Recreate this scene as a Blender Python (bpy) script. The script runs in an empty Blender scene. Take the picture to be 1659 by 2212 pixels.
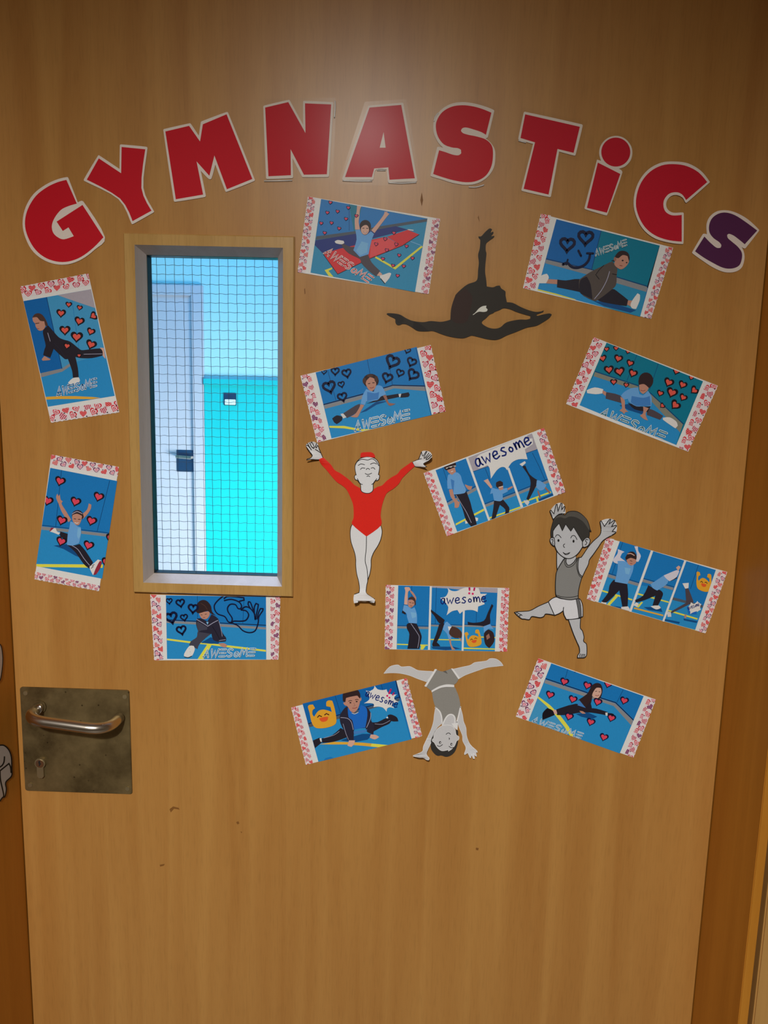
import bpy, bmesh, math, random
from mathutils import Vector, Matrix
from mathutils.geometry import tessellate_polygon

# ---------------------------------------------------------------- camera, light, exposure
scene = bpy.context.scene
COL = scene.collection
IW, IH, FPX = 1659.0, 2212.0, 1660.0
CAM = Vector((0.0, -1.1, 1.55))
PITCH, YAW, ROLL = math.radians(-9.06), math.radians(-1.008), math.radians(1.39)
FWD = Vector((math.sin(YAW) * math.cos(PITCH), math.cos(YAW) * math.cos(PITCH), math.sin(PITCH)))
_R = Vector((math.cos(YAW), -math.sin(YAW), 0.0))
_U = _R.cross(FWD)
RGT = math.cos(ROLL) * _R + math.sin(ROLL) * _U
UPV = -math.sin(ROLL) * _R + math.cos(ROLL) * _U
cd = bpy.data.cameras.new('camera')
cam = bpy.data.objects.new('camera', cd)
COL.objects.link(cam)
m = Matrix((RGT, UPV, -FWD)).transposed().to_4x4()
m.translation = CAM
cam.matrix_world = m
cd.sensor_fit = 'VERTICAL'
cd.sensor_height = 36.0
cd.lens = 36.0 * FPX / IH
cd.clip_start = 0.05
scene.camera = cam

scene.view_settings.view_transform = 'Standard'
scene.view_settings.look = 'None'
scene.view_settings.gamma = 1.0
scene.view_settings.use_curve_mapping = False
scene.view_settings.exposure = 0.0

world = bpy.data.worlds.new('room_air')
scene.world = world
world.use_nodes = True
world.node_tree.nodes['Background'].inputs[0].default_value = (0.9, 0.85, 0.75, 1)
world.node_tree.nodes['Background'].inputs[1].default_value = 0.02


def lamp(name, kind, loc, target, energy, color, **kw):
    d = bpy.data.lights.new(name, kind)
    d.energy = energy
    d.color = color
    for k, v in kw.items():
        setattr(d, k, v)
    o = bpy.data.objects.new(name, d)
    COL.objects.link(o)
    o.location = loc
    o.rotation_euler = (Vector(target) - Vector(loc)).to_track_quat('-Z', 'Y').to_euler()
    return o


# recessed ceiling downlight behind the photographer, and the softer ceiling panel further back
lamp('ceiling_downlight', 'SPOT', (-0.20, -2.7, 2.74), (-0.20, 0.0, -0.18), 300, (1.0, 0.965, 0.92),
     spot_size=math.radians(75), spot_blend=1.0, shadow_soft_size=0.07)
lamp('ceiling_panel', 'AREA', (0.1, -2.9, 2.74), (0.0, -1.6, 0.9), 7.5, (1.0, 0.93, 0.84), shape='RECTANGLE', size=0.6, size_y=0.6)
# daylight in the corridor behind the door: low window on the right, and a blue ceiling strip
lamp('corridor_daylight', 'AREA', (0.75, 1.3, 0.45), (-0.85, 2.9, 0.75), 23, (0.95, 1.0, 0.95), shape='RECTANGLE', size=0.8, size_y=0.7, spread=math.radians(75))
lamp('corridor_strip', 'AREA', (-0.6, 1.9, 2.62), (-0.8, 2.6, 0.0), 16, (0.04, 0.46, 1.0), shape='RECTANGLE', size=0.3, size_y=1.2)
lamp('bead_fill_lamp', 'AREA', (-0.45, 0.62, 2.72), (-0.4, 0.5, 0.0), 17, (0.60, 0.70, 1.0), shape='RECTANGLE', size=0.6, size_y=0.5)  # unseen lamp, added to brighten the bead bevels from the corridor side

# ---------------------------------------------------------------- helpers
def unproj(px, py, h=0.0):
    """Point on the plane h metres in front of the door face (y = -h) seen at pixel (px, py)."""
    d = FWD + RGT * ((px - IW / 2) / FPX) - UPV * ((py - IH / 2) / FPX)
    return CAM + d * ((-h - CAM.y) / d.y)


def unproj_x(px, py, x):
    d = FWD + RGT * ((px - IW / 2) / FPX) - UPV * ((py - IH / 2) / FPX)
    return CAM + d * ((x - CAM.x) / d.x)


def lin(c):
    c = c / 255.0
    return c / 12.92 if c <= 0.04045 else ((c + 0.055) / 1.055) ** 2.4


MATS = {}
GAIN = 1.32


def ink(c, rough=0.5, gain=None, spec=0.2):
    """Printed paper / card colour: c is its colour in 0-255 as it looks under the room's light."""
    key = (c, rough, gain, spec)
    if key in MATS:
        return MATS[key]
    g = GAIN if gain is None else gain
    mt = bpy.data.materials.new('print_%d_%d_%d' % c)
    mt.use_nodes = True
    nt = mt.node_tree
    b = nt.nodes['Principled BSDF']
    rgb = [min(0.86, lin(v) * g) for v in c]
    n = nt.nodes.new('ShaderNodeTexNoise')
    n.inputs['Scale'].default_value = 900
    n.inputs['Detail'].default_value = 2
    co = nt.nodes.new('ShaderNodeTexCoord')
    nt.links.new(co.outputs['Object'], n.inputs['Vector'])
    mx = nt.nodes.new('ShaderNodeMix')
    mx.data_type = 'RGBA'
    mx.inputs[6].default_value = [v * 0.9 for v in rgb] + [1]
    mx.inputs[7].default_value = [min(0.9, v * 1.1) for v in rgb] + [1]
    nt.links.new(n.outputs['Fac'], mx.inputs[0])
    nt.links.new(mx.outputs[2], b.inputs['Base Color'])
    b.inputs['Roughness'].default_value = rough
    b.inputs['Specular IOR Level'].default_value = spec
    MATS[key] = mt
    return mt


def S(s):
    v = [float(t) for t in s.replace(',', ' ').split()]
    return [(v[i], v[i + 1]) for i in range(0, len(v) - 1, 2)]


def crop(x0, y0, x1, y1, wpx=1659.0):
    k = (x1 - x0) / wpx
    f = lambda pts: [(x0 + x * k, y0 + y * k) for x, y in pts]
    f.k = k
    return f


def smooth(pts, n=3, closed=True, corner=62):
    """Catmull-Rom through pts; sharp turns stay corners."""
    N = len(pts)
    if N < 3:
        return pts
    V = [Vector(p) for p in pts]
    T = []
    for i in range(N):
        if not closed and i in (0, N - 1):
            T.append(Vector((0, 0)))
            continue
        a, b, c = V[i - 1], V[i], V[(i + 1) % N]
        u, w = b - a, c - b
        if u.length < 1e-9 or w.length < 1e-9 or math.degrees(u.angle(w)) > corner:
            T.append(Vector((0, 0)))
        else:
            T.append((c - a) * 0.5)
    out = []
    for i in range(N if closed else N - 1):
        p0, p1 = V[i], V[(i + 1) % N]
        L = (p1 - p0).length
        t0, t1 = T[i].copy(), T[(i + 1) % N].copy()
        for t in (t0, t1):
            if t.length > 1.2 * L:
                t *= 1.2 * L / t.length
        for s in range(n):
            t = s / n
            h1 = 2 * t ** 3 - 3 * t ** 2 + 1
            h2 = t ** 3 - 2 * t ** 2 + t
            h3 = -2 * t ** 3 + 3 * t ** 2
            h4 = t ** 3 - t ** 2
            q = p0 * h1 + t0 * h2 + p1 * h3 + t1 * h4
            out.append((q.x, q.y))
    if not closed:
        out.append(tuple(pts[-1]))
    return out


def area(p):
    return 0.5 * sum(p[i - 1][0] * p[i][1] - p[i][0] * p[i - 1][1] for i in range(len(p)))


def clip_poly(p, q):
    """Sutherland-Hodgman: p clipped to the convex polygon q."""
    sg = 1 if area(q) > 0 else -1
    out = list(p)
    for i in range(len(q)):
        a, b = q[i - 1], q[i]
        src, out = out, []
        if not src:
            break
        side = lambda r: sg * ((b[0] - a[0]) * (r[1] - a[1]) - (b[1] - a[1]) * (r[0] - a[0]))
        for j in range(len(src)):
            c, d = src[j - 1], src[j]
            sc, sd = side(c), side(d)
            if (sc >= 0) != (sd >= 0):
                t = sc / (sc - sd)
                out.append((c[0] + (d[0] - c[0]) * t, c[1] + (d[1] - c[1]) * t))
            if sd >= 0:
                out.append(d)
    return out


def circle(cx, cy, rx, ry=None, n=20):
    ry = rx if ry is None else ry
    return [(cx + rx * math.cos(6.28318 * i / n), cy + ry * math.sin(6.28318 * i / n)) for i in range(n)]


LV = 3.0e-5     # height of one layer of print


class Art:
    """Collects flat printed shapes (pixel outlines laid on the door plane) into one mesh."""

    def __init__(self, base=0.0008, clip=None, lift=None, up=unproj):
        self.v, self.f, self.mi, self.mats = [], [], [], []
        self.base, self.clip, self.lift, self.up = base, clip, lift, up

    def mat(self, mt):
        if mt not in self.mats:
            self.mats.append(mt)
        return self.mats.index(mt)

    def pt(self, p, h):
        if self.lift:
            h = h + self.lift(p[0], p[1])
        return self.up(p[0], p[1], h)

    def poly(self, pts, mt, lv=0, holes=(), clip=True):
        if clip and self.clip:
            pts = clip_poly(pts, self.clip)
        q = []
        for p in pts:
            if not q or abs(p[0] - q[-1][0]) + abs(p[1] - q[-1][1]) > 1e-4:
                q.append(p)
        if len(q) < 3 or abs(area(q)) < 1e-3:
            return
        loops = [q] + [list(hh) for hh in holes]
        flat = [p for lp in loops for p in lp]
        o = len(self.v)
        h = self.base + lv * LV
        self.v += [self.pt(p, h) for p in flat]
        k = self.mat(mt)
        for t in tessellate_polygon([[Vector((p[0], p[1], 0)) for p in lp] for lp in loops]):
            a, b, c = (flat[i] for i in t)
            cr = (b[0] - a[0]) * (c[1] - a[1]) - (b[1] - a[1]) * (c[0] - a[0])
            if abs(cr) < 1e-9:
                continue
            t = t if cr < 0 else (t[0], t[2], t[1])   # face the room
            self.f.append([o + i for i in t])
            self.mi.append(k)

    def slab(self, pts, mt, h0, holes=()):
        """A sheet with thickness: front at the base height, edges back to h0."""
        self.poly(pts, mt, 0, holes, clip=False)
        k = self.mat(mt)
        for lp in [pts] + list(holes):
            o = len(self.v)
            n = len(lp)
            self.v += [self.pt(p, self.base) for p in lp] + [self.pt(p, h0) for p in lp]
            for i in range(n):
                j = (i + 1) % n
                self.f.append([o + i, o + j, o + n + j, o + n + i])
                self.mi.append(k)

    def stroke(self, pts, w, mt, lv=0, closed=False):
        n = len(pts)
        if n < 2:
            return
        L, R = [], []
        for i in range(n):
            a = pts[i - 1] if (i or closed) else pts[i]
            b = pts[(i + 1) % n] if (i < n - 1 or closed) else pts[i]
            p = pts[i]
            d1 = Vector((p[0] - a[0], p[1] - a[1]))
            d2 = Vector((b[0] - p[0], b[1] - p[1]))
            d1 = d1.normalized() if d1.length > 1e-9 else d2.normalized()
            d2 = d2.normalized() if d2.length > 1e-9 else d1
            n1, n2 = Vector((-d1.y, d1.x)), Vector((-d2.y, d2.x))
            mm = n1 + n2
            if mm.length < 0.35:
                mm = n1
            mm.normalize()
            s = min(1.8, 1.0 / max(0.3, mm.dot(n1))) * w / 2
            L.append((p[0] + mm.x * s, p[1] + mm.y * s))
            R.append((p[0] - mm.x * s, p[1] - mm.y * s))
        for i in range(n if closed else n - 1):
            j = (i + 1) % n
            self.poly([L[i], L[j], R[j], R[i]], mt, lv)
        if not closed:
            for e in (0, n - 1):
                self.poly(circle(pts[e][0], pts[e][1], w / 2, n=8), mt, lv)

    def build(self, name, parent, root):
        if not self.f:
            return None
        me = bpy.data.meshes.new(name)
        off = root.location if root else Vector((0, 0, 0))
        me.from_pydata([v - off for v in self.v], [], self.f)
        for mt in self.mats:
            me.materials.append(mt)
        me.polygons.foreach_set('material_index', self.mi)
        me.update()
        o = bpy.data.objects.new(name, me)
        COL.objects.link(o)
        o.parent = parent
        return o


def tag(o, label=None, cat=None, group=None, kind=None):
    if label: o['label'] = label
    if cat: o['category'] = cat
    if group: o['group'] = group
    if kind: o['kind'] = kind
    return o


def thing(name, label, cat, px, py, group=None):
    o = bpy.data.objects.new(name, None)
    COL.objects.link(o)
    o.empty_display_size = 0.02
    o.location = unproj(px, py, 0.0)
    return tag(o, label, cat, group)


def bm_obj(name, bm, mt, parent=None, root=None, smooth_shade=False):
    me = bpy.data.meshes.new(name)
    bmesh.ops.recalc_face_normals(bm, faces=bm.faces)
    if root:
        bmesh.ops.translate(bm, verts=bm.verts, vec=-root.location)
    bm.to_mesh(me)
    bm.free()
    me.materials.append(mt)
    if smooth_shade:
        me.polygons.foreach_set('use_smooth', [True] * len(me.polygons))
    o = bpy.data.objects.new(name, me)
    COL.objects.link(o)
    o.parent = parent
    return o


def box(bm, x0, x1, y0, y1, z0, z1):
    v = [bm.verts.new((x, y, z)) for x in (x0, x1) for y in (y0, y1) for z in (z0, z1)]
    for q in ((0, 1, 3, 2), (4, 6, 7, 5), (0, 4, 5, 1), (2, 3, 7, 6), (0, 2, 6, 4), (1, 5, 7, 3)):
        bm.faces.new([v[i] for i in q])


def box_obj(name, b, mt, parent=None, root=None, bevel=0.0):
    bm = bmesh.new()
    box(bm, *b)
    if bevel:
        bmesh.ops.bevel(bm, geom=list(bm.edges), offset=bevel, segments=2, affect='EDGES')
    return bm_obj(name, bm, mt, parent, root)


def tube(bm, path, r, n=8, cap=True):
    P = [Vector(p) for p in path]
    rings = []
    ref = None
    for i, p in enumerate(P):
        t = (P[min(i + 1, len(P) - 1)] - P[max(i - 1, 0)]).normalized()
        if ref is None:
            ref = t.orthogonal().normalized()
        ref = (ref - t * ref.dot(t)).normalized()
        s = t.cross(ref)
        rings.append([bm.verts.new(p + (ref * math.cos(6.28318 * k / n) + s * math.sin(6.28318 * k / n)) * r) for k in range(n)])
    for a, b in zip(rings, rings[1:]):
        for k in range(n):
            bm.faces.new((a[k], a[(k + 1) % n], b[(k + 1) % n], b[k]))
    if cap:
        bm.faces.new(rings[0])
        bm.faces.new(rings[-1])


def prism(bm, pts, y0, y1):
    """Extrude an (x, z) outline between two depths."""
    a = [bm.verts.new((x, y0, z)) for x, z in pts]
    b = [bm.verts.new((x, y1, z)) for x, z in pts]
    bm.faces.new(a)
    bm.faces.new(b)
    n = len(pts)
    for i in range(n):
        bm.faces.new((a[i], a[(i + 1) % n], b[(i + 1) % n], b[i]))


# ---------------------------------------------------------------- materials of the room
def node_mat(name):
    mt = bpy.data.materials.new(name)
    mt.use_nodes = True
    nt = mt.node_tree
    return mt, nt, nt.nodes['Principled BSDF']


def wood(name, light, dark, fleck, rough=0.36, sc=1.0, spec=0.4):
    mt, nt, b = node_mat(name)
    N, L = nt.nodes, nt.links
    co = N.new('ShaderNodeTexCoord')
    mp = N.new('ShaderNodeMapping')
    mp.inputs['Scale'].default_value = (26 * sc, 26 * sc, 1.3 * sc)
    L.new(co.outputs['Object'], mp.inputs['Vector'])
    n1 = N.new('ShaderNodeTexNoise')
    n1.inputs['Scale'].default_value = 1.0
    n1.inputs['Detail'].default_value = 6
    n1.inputs['Distortion'].default_value = 0.7
    L.new(mp.outputs[0], n1.inputs['Vector'])
    mp2 = N.new('ShaderNodeMapping')
    mp2.inputs['Scale'].default_value = (420 * sc, 420 * sc, 30 * sc)
    L.new(co.outputs['Object'], mp2.inputs['Vector'])
    n2 = N.new('ShaderNodeTexNoise')
    n2.inputs['Scale'].default_value = 1.0
    n2.inputs['Detail'].default_value = 3
    L.new(mp2.outputs[0], n2.inputs['Vector'])
    r1 = N.new('ShaderNodeValToRGB')
    r1.color_ramp.elements[0].position = 0.33
    r1.color_ramp.elements[0].color = (*dark, 1)
    r1.color_ramp.elements[1].position = 0.68
    r1.color_ramp.elements[1].color = (*light, 1)
    L.new(n1.outputs['Fac'], r1.inputs['Fac'])
    r2 = N.new('ShaderNodeValToRGB')
    r2.color_ramp.elements[0].position = 0.28
    r2.color_ramp.elements[0].color = (fleck, fleck, fleck, 1)
    r2.color_ramp.elements[1].position = 0.5
    r2.color_ramp.elements[1].color = (1, 1, 1, 1)
    L.new(n2.outputs['Fac'], r2.inputs['Fac'])
    mx = N.new('ShaderNodeMix')
    mx.data_type = 'RGBA'
    mx.blend_type = 'MULTIPLY'
    mx.inputs[0].default_value = 1.0
    L.new(r1.outputs['Color'], mx.inputs[6])
    L.new(r2.outputs['Color'], mx.inputs[7])
    L.new(mx.outputs[2], b.inputs['Base Color'])
    b.inputs['Roughness'].default_value = rough
    b.inputs['Specular IOR Level'].default_value = spec
    return mt


def plain(name, rgb, rough=0.6, metal=0.0, var=0.06, scale=30):
    mt, nt, b = node_mat(name)
    n = nt.nodes.new('ShaderNodeTexNoise')
    n.inputs['Scale'].default_value = scale
    n.inputs['Detail'].default_value = 4
    co = nt.nodes.new('ShaderNodeTexCoord')
    nt.links.new(co.outputs['Object'], n.inputs['Vector'])
    mx = nt.nodes.new('ShaderNodeMix')
    mx.data_type = 'RGBA'
    mx.inputs[6].default_value = [v * (1 - var) for v in rgb] + [1]
    mx.inputs[7].default_value = [min(1, v * (1 + var)) for v in rgb] + [1]
    nt.links.new(n.outputs['Fac'], mx.inputs[0])
    nt.links.new(mx.outputs[2], b.inputs['Base Color'])
    b.inputs['Roughness'].default_value = rough
    b.inputs['Metallic'].default_value = metal
    return mt


M_DOOR = wood('beech_veneer', (0.51, 0.258, 0.068), (0.43, 0.198, 0.047), 0.90, rough=0.32, spec=0.27)
M_JAMB = wood('stained_beech_lining', (0.56, 0.235, 0.028), (0.48, 0.19, 0.020), 0.93, rough=0.45, spec=0.2)
M_TRIM = wood('pale_beech_trim', (0.58, 0.35, 0.115), (0.50, 0.29, 0.085), 0.88, rough=0.2, sc=1.6, spec=0.7)
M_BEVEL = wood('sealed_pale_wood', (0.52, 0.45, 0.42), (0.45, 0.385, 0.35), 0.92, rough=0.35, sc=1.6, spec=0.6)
M_ARCH = wood('architrave_beech', (0.55, 0.30, 0.09), (0.47, 0.25, 0.07), 0.93, rough=0.45)
M_GAP = plain('dark_joint', (0.02, 0.012, 0.006), 0.9)
M_WALL = plain('cream_wall_paint', (0.62, 0.56, 0.46), 0.8)
M_FLOOR = plain('vinyl_floor', (0.25, 0.22, 0.18), 0.5)
M_CFLOOR = plain('pale_corridor_vinyl', (0.62, 0.62, 0.64), 0.4)
M_CEIL = plain('white_ceiling', (0.75, 0.73, 0.7), 0.9)
M_RUBBER = plain('black_gasket', (0.006, 0.006, 0.012), 0.5)
M_WIRE = plain('steel_wire', (0.05, 0.06, 0.09), 0.5, 0.3)
M_CYAN = plain('turquoise_dado_paint', (0.0, 0.52, 0.56), 0.5, var=0.02, scale=3)
M_BLUEW = plain('pale_blue_wall_paint', (0.46, 0.74, 0.78), 0.8, var=0.02, scale=3)
M_GREYD = plain('grey_door_paint', (0.55, 0.52, 0.60), 0.5, var=0.03, scale=4)
M_DARKM = plain('dark_blue_plate', (0.03, 0.09, 0.2), 0.25, 0.6)
M_WHITEP = plain('white_plastic', (0.8, 0.8, 0.75), 0.4)
M_STEEL = plain('brushed_steel', (0.56, 0.50, 0.43), 0.27, 1.0, 0.08, 60)
M_BRASS = plain('worn_lock_brass', (0.40, 0.33, 0.19), 0.55, 1.0, 0.1, 80)
M_BLACK = plain('keyhole_black', (0.004, 0.004, 0.004), 0.8)


def plate_mat():
    mt, nt, b = node_mat('tarnished_steel_plate')
    N, L = nt.nodes, nt.links
    co = N.new('ShaderNodeTexCoord')
    n1 = N.new('ShaderNodeTexNoise')
    n1.inputs['Scale'].default_value = 14
    n1.inputs['Detail'].default_value = 7
    n1.inputs['Roughness'].default_value = 0.65
    L.new(co.outputs['Object'], n1.inputs['Vector'])
    r = N.new('ShaderNodeValToRGB')
    e = r.color_ramp.elements
    e[0].position = 0.3
    e[0].color = (0.10, 0.068, 0.026, 1)
    e[1].position = 0.72
    e[1].color = (0.34, 0.255, 0.115, 1)
    L.new(n1.outputs['Fac'], r.inputs['Fac'])
    n2 = N.new('ShaderNodeTexVoronoi')
    n2.inputs['Scale'].default_value = 75
    L.new(co.outputs['Object'], n2.inputs['Vector'])
    r2 = N.new('ShaderNodeValToRGB')
    r2.color_ramp.elements[0].position = 0.05
    r2.color_ramp.elements[0].color = (0.25, 0.22, 0.18, 1)
    r2.color_ramp.elements[1].position = 0.13
    r2.color_ramp.elements[1].color = (1, 1, 1, 1)
    L.new(n2.outputs['Distance'], r2.inputs['Fac'])
    mx = N.new('ShaderNodeMix')
    mx.data_type = 'RGBA'
    mx.blend_type = 'MULTIPLY'
    n3 = N.new('ShaderNodeTexNoise')
    n3.inputs['Scale'].default_value = 22
    L.new(co.outputs['Object'], n3.inputs['Vector'])
    r3 = N.new('ShaderNodeValToRGB')
    r3.color_ramp.elements[0].position = 0.44
    r3.color_ramp.elements[1].position = 0.54
    L.new(n3.outputs['Fac'], r3.inputs['Fac'])
    L.new(r3.outputs['Color'], mx.inputs[0])
    L.new(r.outputs['Color'], mx.inputs[6])
    L.new(r2.outputs['Color'], mx.inputs[7])
    L.new(mx.outputs[2], b.inputs['Base Color'])
    b.inputs['Metallic'].default_value = 0.75
    b.inputs['Roughness'].default_value = 0.5
    return mt


M_PLATE = plate_mat()


def film_mat(gloss=0.003, rough=0.2):
    """Clear laminating film: see-through with a glossy sheen."""
    mt, nt, b = node_mat('laminating_film')
    nt.nodes.remove(b)
    N, L = nt.nodes, nt.links
    t = N.new('ShaderNodeBsdfTransparent')
    t.inputs[0].default_value = (0.97, 0.97, 0.96, 1)
    g = N.new('ShaderNodeBsdfGlossy')
    g.inputs['Roughness'].default_value = rough
    mx = N.new('ShaderNodeMixShader')
    mx.inputs[0].default_value = gloss
    L.new(t.outputs[0], mx.inputs[1])
    L.new(g.outputs[0], mx.inputs[2])
    L.new(mx.outputs[0], N['Material Output'].inputs[0])
    return mt


def glass_mat():
    mt, nt, b = node_mat('window_glass')
    nt.nodes.remove(b)
    N, L = nt.nodes, nt.links
    t = N.new('ShaderNodeBsdfTransparent')
    t.inputs[0].default_value = (0.94, 0.98, 0.98, 1)
    g = N.new('ShaderNodeBsdfGlossy')
    g.inputs['Roughness'].default_value = 0.02
    mx = N.new('ShaderNodeMixShader')
    mx.inputs[0].default_value = 0.05
    L.new(t.outputs[0], mx.inputs[1])
    L.new(g.outputs[0], mx.inputs[2])
    L.new(mx.outputs[0], N['Material Output'].inputs[0])
    return mt


M_FILM = film_mat()
M_GLINT = plain('painted_film_glint', (0.88, 0.88, 0.86), 0.15, var=0.02)  # white colour standing in for glints on the film edges
M_GLINT.node_tree.nodes['Principled BSDF'].inputs['Alpha'].default_value = 0.75
M_GLASS = glass_mat()

# ---------------------------------------------------------------- the setting
XL, XR = -0.5745, 0.4945          # door leaf edges
ZC = CAM.z
DTOP = 2.13
WX0, WX1 = -0.3862, -0.1506       # vision panel, outer edge of its bead
WZ0, WZ1 = ZC - 0.3045, ZC + 0.2035


def ring(bm, ra, ya, rb, yb):
    """Four quads between rectangle ra at depth ya and rb at depth yb; r = x0, x1, z0, z1."""
    def cs(r, y):
        return [bm.verts.new((r[0], y, r[2])), bm.verts.new((r[1], y, r[2])), bm.verts.new((r[1], y, r[3])), bm.verts.new((r[0], y, r[3]))]
    a, b = cs(ra, ya), cs(rb, yb)
    for i in range(4):
        j = (i + 1) % 4
        bm.faces.new((a[i], a[j], b[j], b[i]))


HOLE = (WX0 + 0.012, WX1 - 0.012, WZ0 + 0.012, WZ1 - 0.012)
OUT = (XL + 0.0015, XR - 0.0015, 0.006, DTOP - 0.003)
bm = bmesh.new()
ring(bm, OUT, 0.0, HOLE, 0.0)
ring(bm, HOLE, 0.0, HOLE, 0.045)
ring(bm, HOLE, 0.045, OUT, 0.045)
ring(bm, OUT, 0.045, OUT, 0.0)
bmesh.ops.remove_doubles(bm, verts=bm.verts, dist=1e-6)
door = bm_obj('door_1', bm, M_DOOR)
tag(door, 'beech veneer door leaf carrying the gymnastics display', kind='structure')

# door lining (jambs and head) standing 0.143 m proud of the leaf, with architraves
JY0, JY1 = -0.143, 0.09
for nm, x0, x1 in (('trim_1', XL - 0.013, XL), ('trim_2', XR, XR + 0.013)):
    tag(box_obj(nm, (x0, x1, JY0, JY1, 0.0, DTOP + 0.013), M_JAMB, bevel=0.001), 'stained wood door lining', kind='structure')
tag(box_obj('trim_3', (XL, XR, JY0, JY1, DTOP, DTOP + 0.013), M_JAMB), 'stained wood head of the door lining', kind='structure')
for nm, x0, x1 in (('trim_4', XL - 0.088, XL - 0.018), ('trim_5', XR + 0.018, XR + 0.088)):
    tag(box_obj(nm, (x0, x1, JY0 - 0.004, -0.122, 0.0, DTOP + 0.088), M_ARCH, bevel=0.002), 'beech architrave beside the door', kind='structure')
tag(box_obj('trim_6', (XL - 0.018, XR + 0.018, JY0 - 0.004, -0.122, DTOP + 0.018, DTOP + 0.088), M_ARCH, bevel=0.002), 'beech architrave over the door', kind='structure')
# walls, floor, ceiling of the room the picture is taken in
RX0, RX1, RY = -1.7, 1.7, -3.6
def struct(nm, b, mt):
    return tag(box_obj(nm, b, mt), None, None, None, 'structure')
bm = bmesh.new()
box(bm, RX0, XL - 0.013, -0.122, 0.08, 0, 2.8)
box(bm, XR + 0.013, RX1, -0.122, 0.08, 0, 2.8)
box(bm, XL - 0.013, XR + 0.013, -0.122, 0.08, DTOP + 0.013, 2.8)
tag(bm_obj('wall_front', bm, M_WALL), kind='structure')
struct('wall_left', (RX0 - 0.1, RX0, RY, 0.08, 0, 2.8), M_WALL)
struct('wall_right', (RX1, RX1 + 0.1, RY, 0.08, 0, 2.8), M_WALL)
struct('wall_back', (RX0, RX1, RY - 0.1, RY, 0, 2.8), M_WALL)
struct('floor', (RX0, RX1, RY, 0.05, -0.1, 0.0), M_FLOOR)
struct('floor_corridor', (RX0, RX1, 0.05, 3.0, -0.1, 0.0), M_CFLOOR)
struct('ceiling', (RX0, RX1, RY, 3.0, 2.8, 2.9), M_CEIL)

# the corridor seen through the vision panel
FY = 2.9
struct('wall_corridor_far', (RX0, RX1, FY, FY + 0.1, 0, 2.8), M_BLUEW)
struct('wall_corridor_left', (RX0 - 0.1, RX0, 0.08, FY, 0, 2.8), M_BLUEW)
struct('wall_corridor_right', (RX1, RX1 + 0.1, 0.08, FY, 0, 2.8), M_BLUEW)
def fp(px, py, d=0.0):
    return unproj(px, py, -(FY - d))
dz = fp(520, 820, 0.03).z
dx0 = fp(442, 1000, 0.024).x
struct('trim_7', (dx0 + 0.002, RX1, FY - 0.02, FY, 0, dz - 0.03), M_CYAN)
struct('trim_8', (dx0 + 0.002, RX1, FY - 0.035, FY, dz - 0.03, dz), M_CYAN)
fz = fp(380, 614, 0.024).z
fx = fp(416, 900, 0.024).x
fd = thing('corridor_door', 'pale grey painted door seen through the wired glass', 'door', 0, 0)
fd.location = (fx - 0.45, FY, 0)
lz = fp(380, 638, 0.024).z
box_obj('door_leaf', (fx - 0.9, fx, FY - 0.007, FY - 0.002, 0.005, lz), M_GREYD, fd, fd)
box_obj('frame_post', (fx, dx0, FY - 0.024, FY - 0.001, 0, fz), M_GREYD, fd, fd, 0.003)
box_obj('frame_post', (fx - 0.96, fx - 0.9, FY - 0.024, FY - 0.001, 0, fz), M_GREYD, fd, fd, 0.003)
box_obj('frame_head', (fx - 0.9, fx, FY - 0.024, FY - 0.001, lz, fz), M_GREYD, fd, fd, 0.003)
a, b_ = fp(380, 972, 0.02), fp(421, 1020, 0.02)
hp = box_obj('handle_plate', (a.x, b_.x, FY - 0.011, FY - 0.007, b_.z, a.z), M_DARKM, fd, fd, 0.001)
bm = bmesh.new()
hz = a.z * 0.72 + b_.z * 0.28
tube(bm, [(a.x + 0.012, FY - 0.010, hz), (a.x + 0.012, FY - 0.05, hz), (b_.x - 0.012, FY - 0.05, hz - 0.004), (b_.x - 0.012, FY - 0.03, hz - 0.004)], 0.009, 8)
bm_obj('lever', bm, M_STEEL, fd, fd)
a, b_ = fp(483, 849, 0.03), fp(510, 876, 0.03)
sw = thing('light_switch', 'small blue and white light switch on the turquoise wall', 'switch', 0, 0)
sw.location = ((a.x + b_.x) / 2, FY - 0.02, (a.z + b_.z) / 2)
mz = (a.z + b_.z) / 2
box_obj('switch_plate', (a.x, b_.x, FY - 0.028, FY - 0.021, b_.z, a.z), M_DARKM, sw, sw, 0.002)
box_obj('rocker', (a.x + 0.006, b_.x - 0.002, FY - 0.036, FY - 0.028, b_.z + 0.003, mz), M_WHITEP, sw, sw, 0.002)

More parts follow.
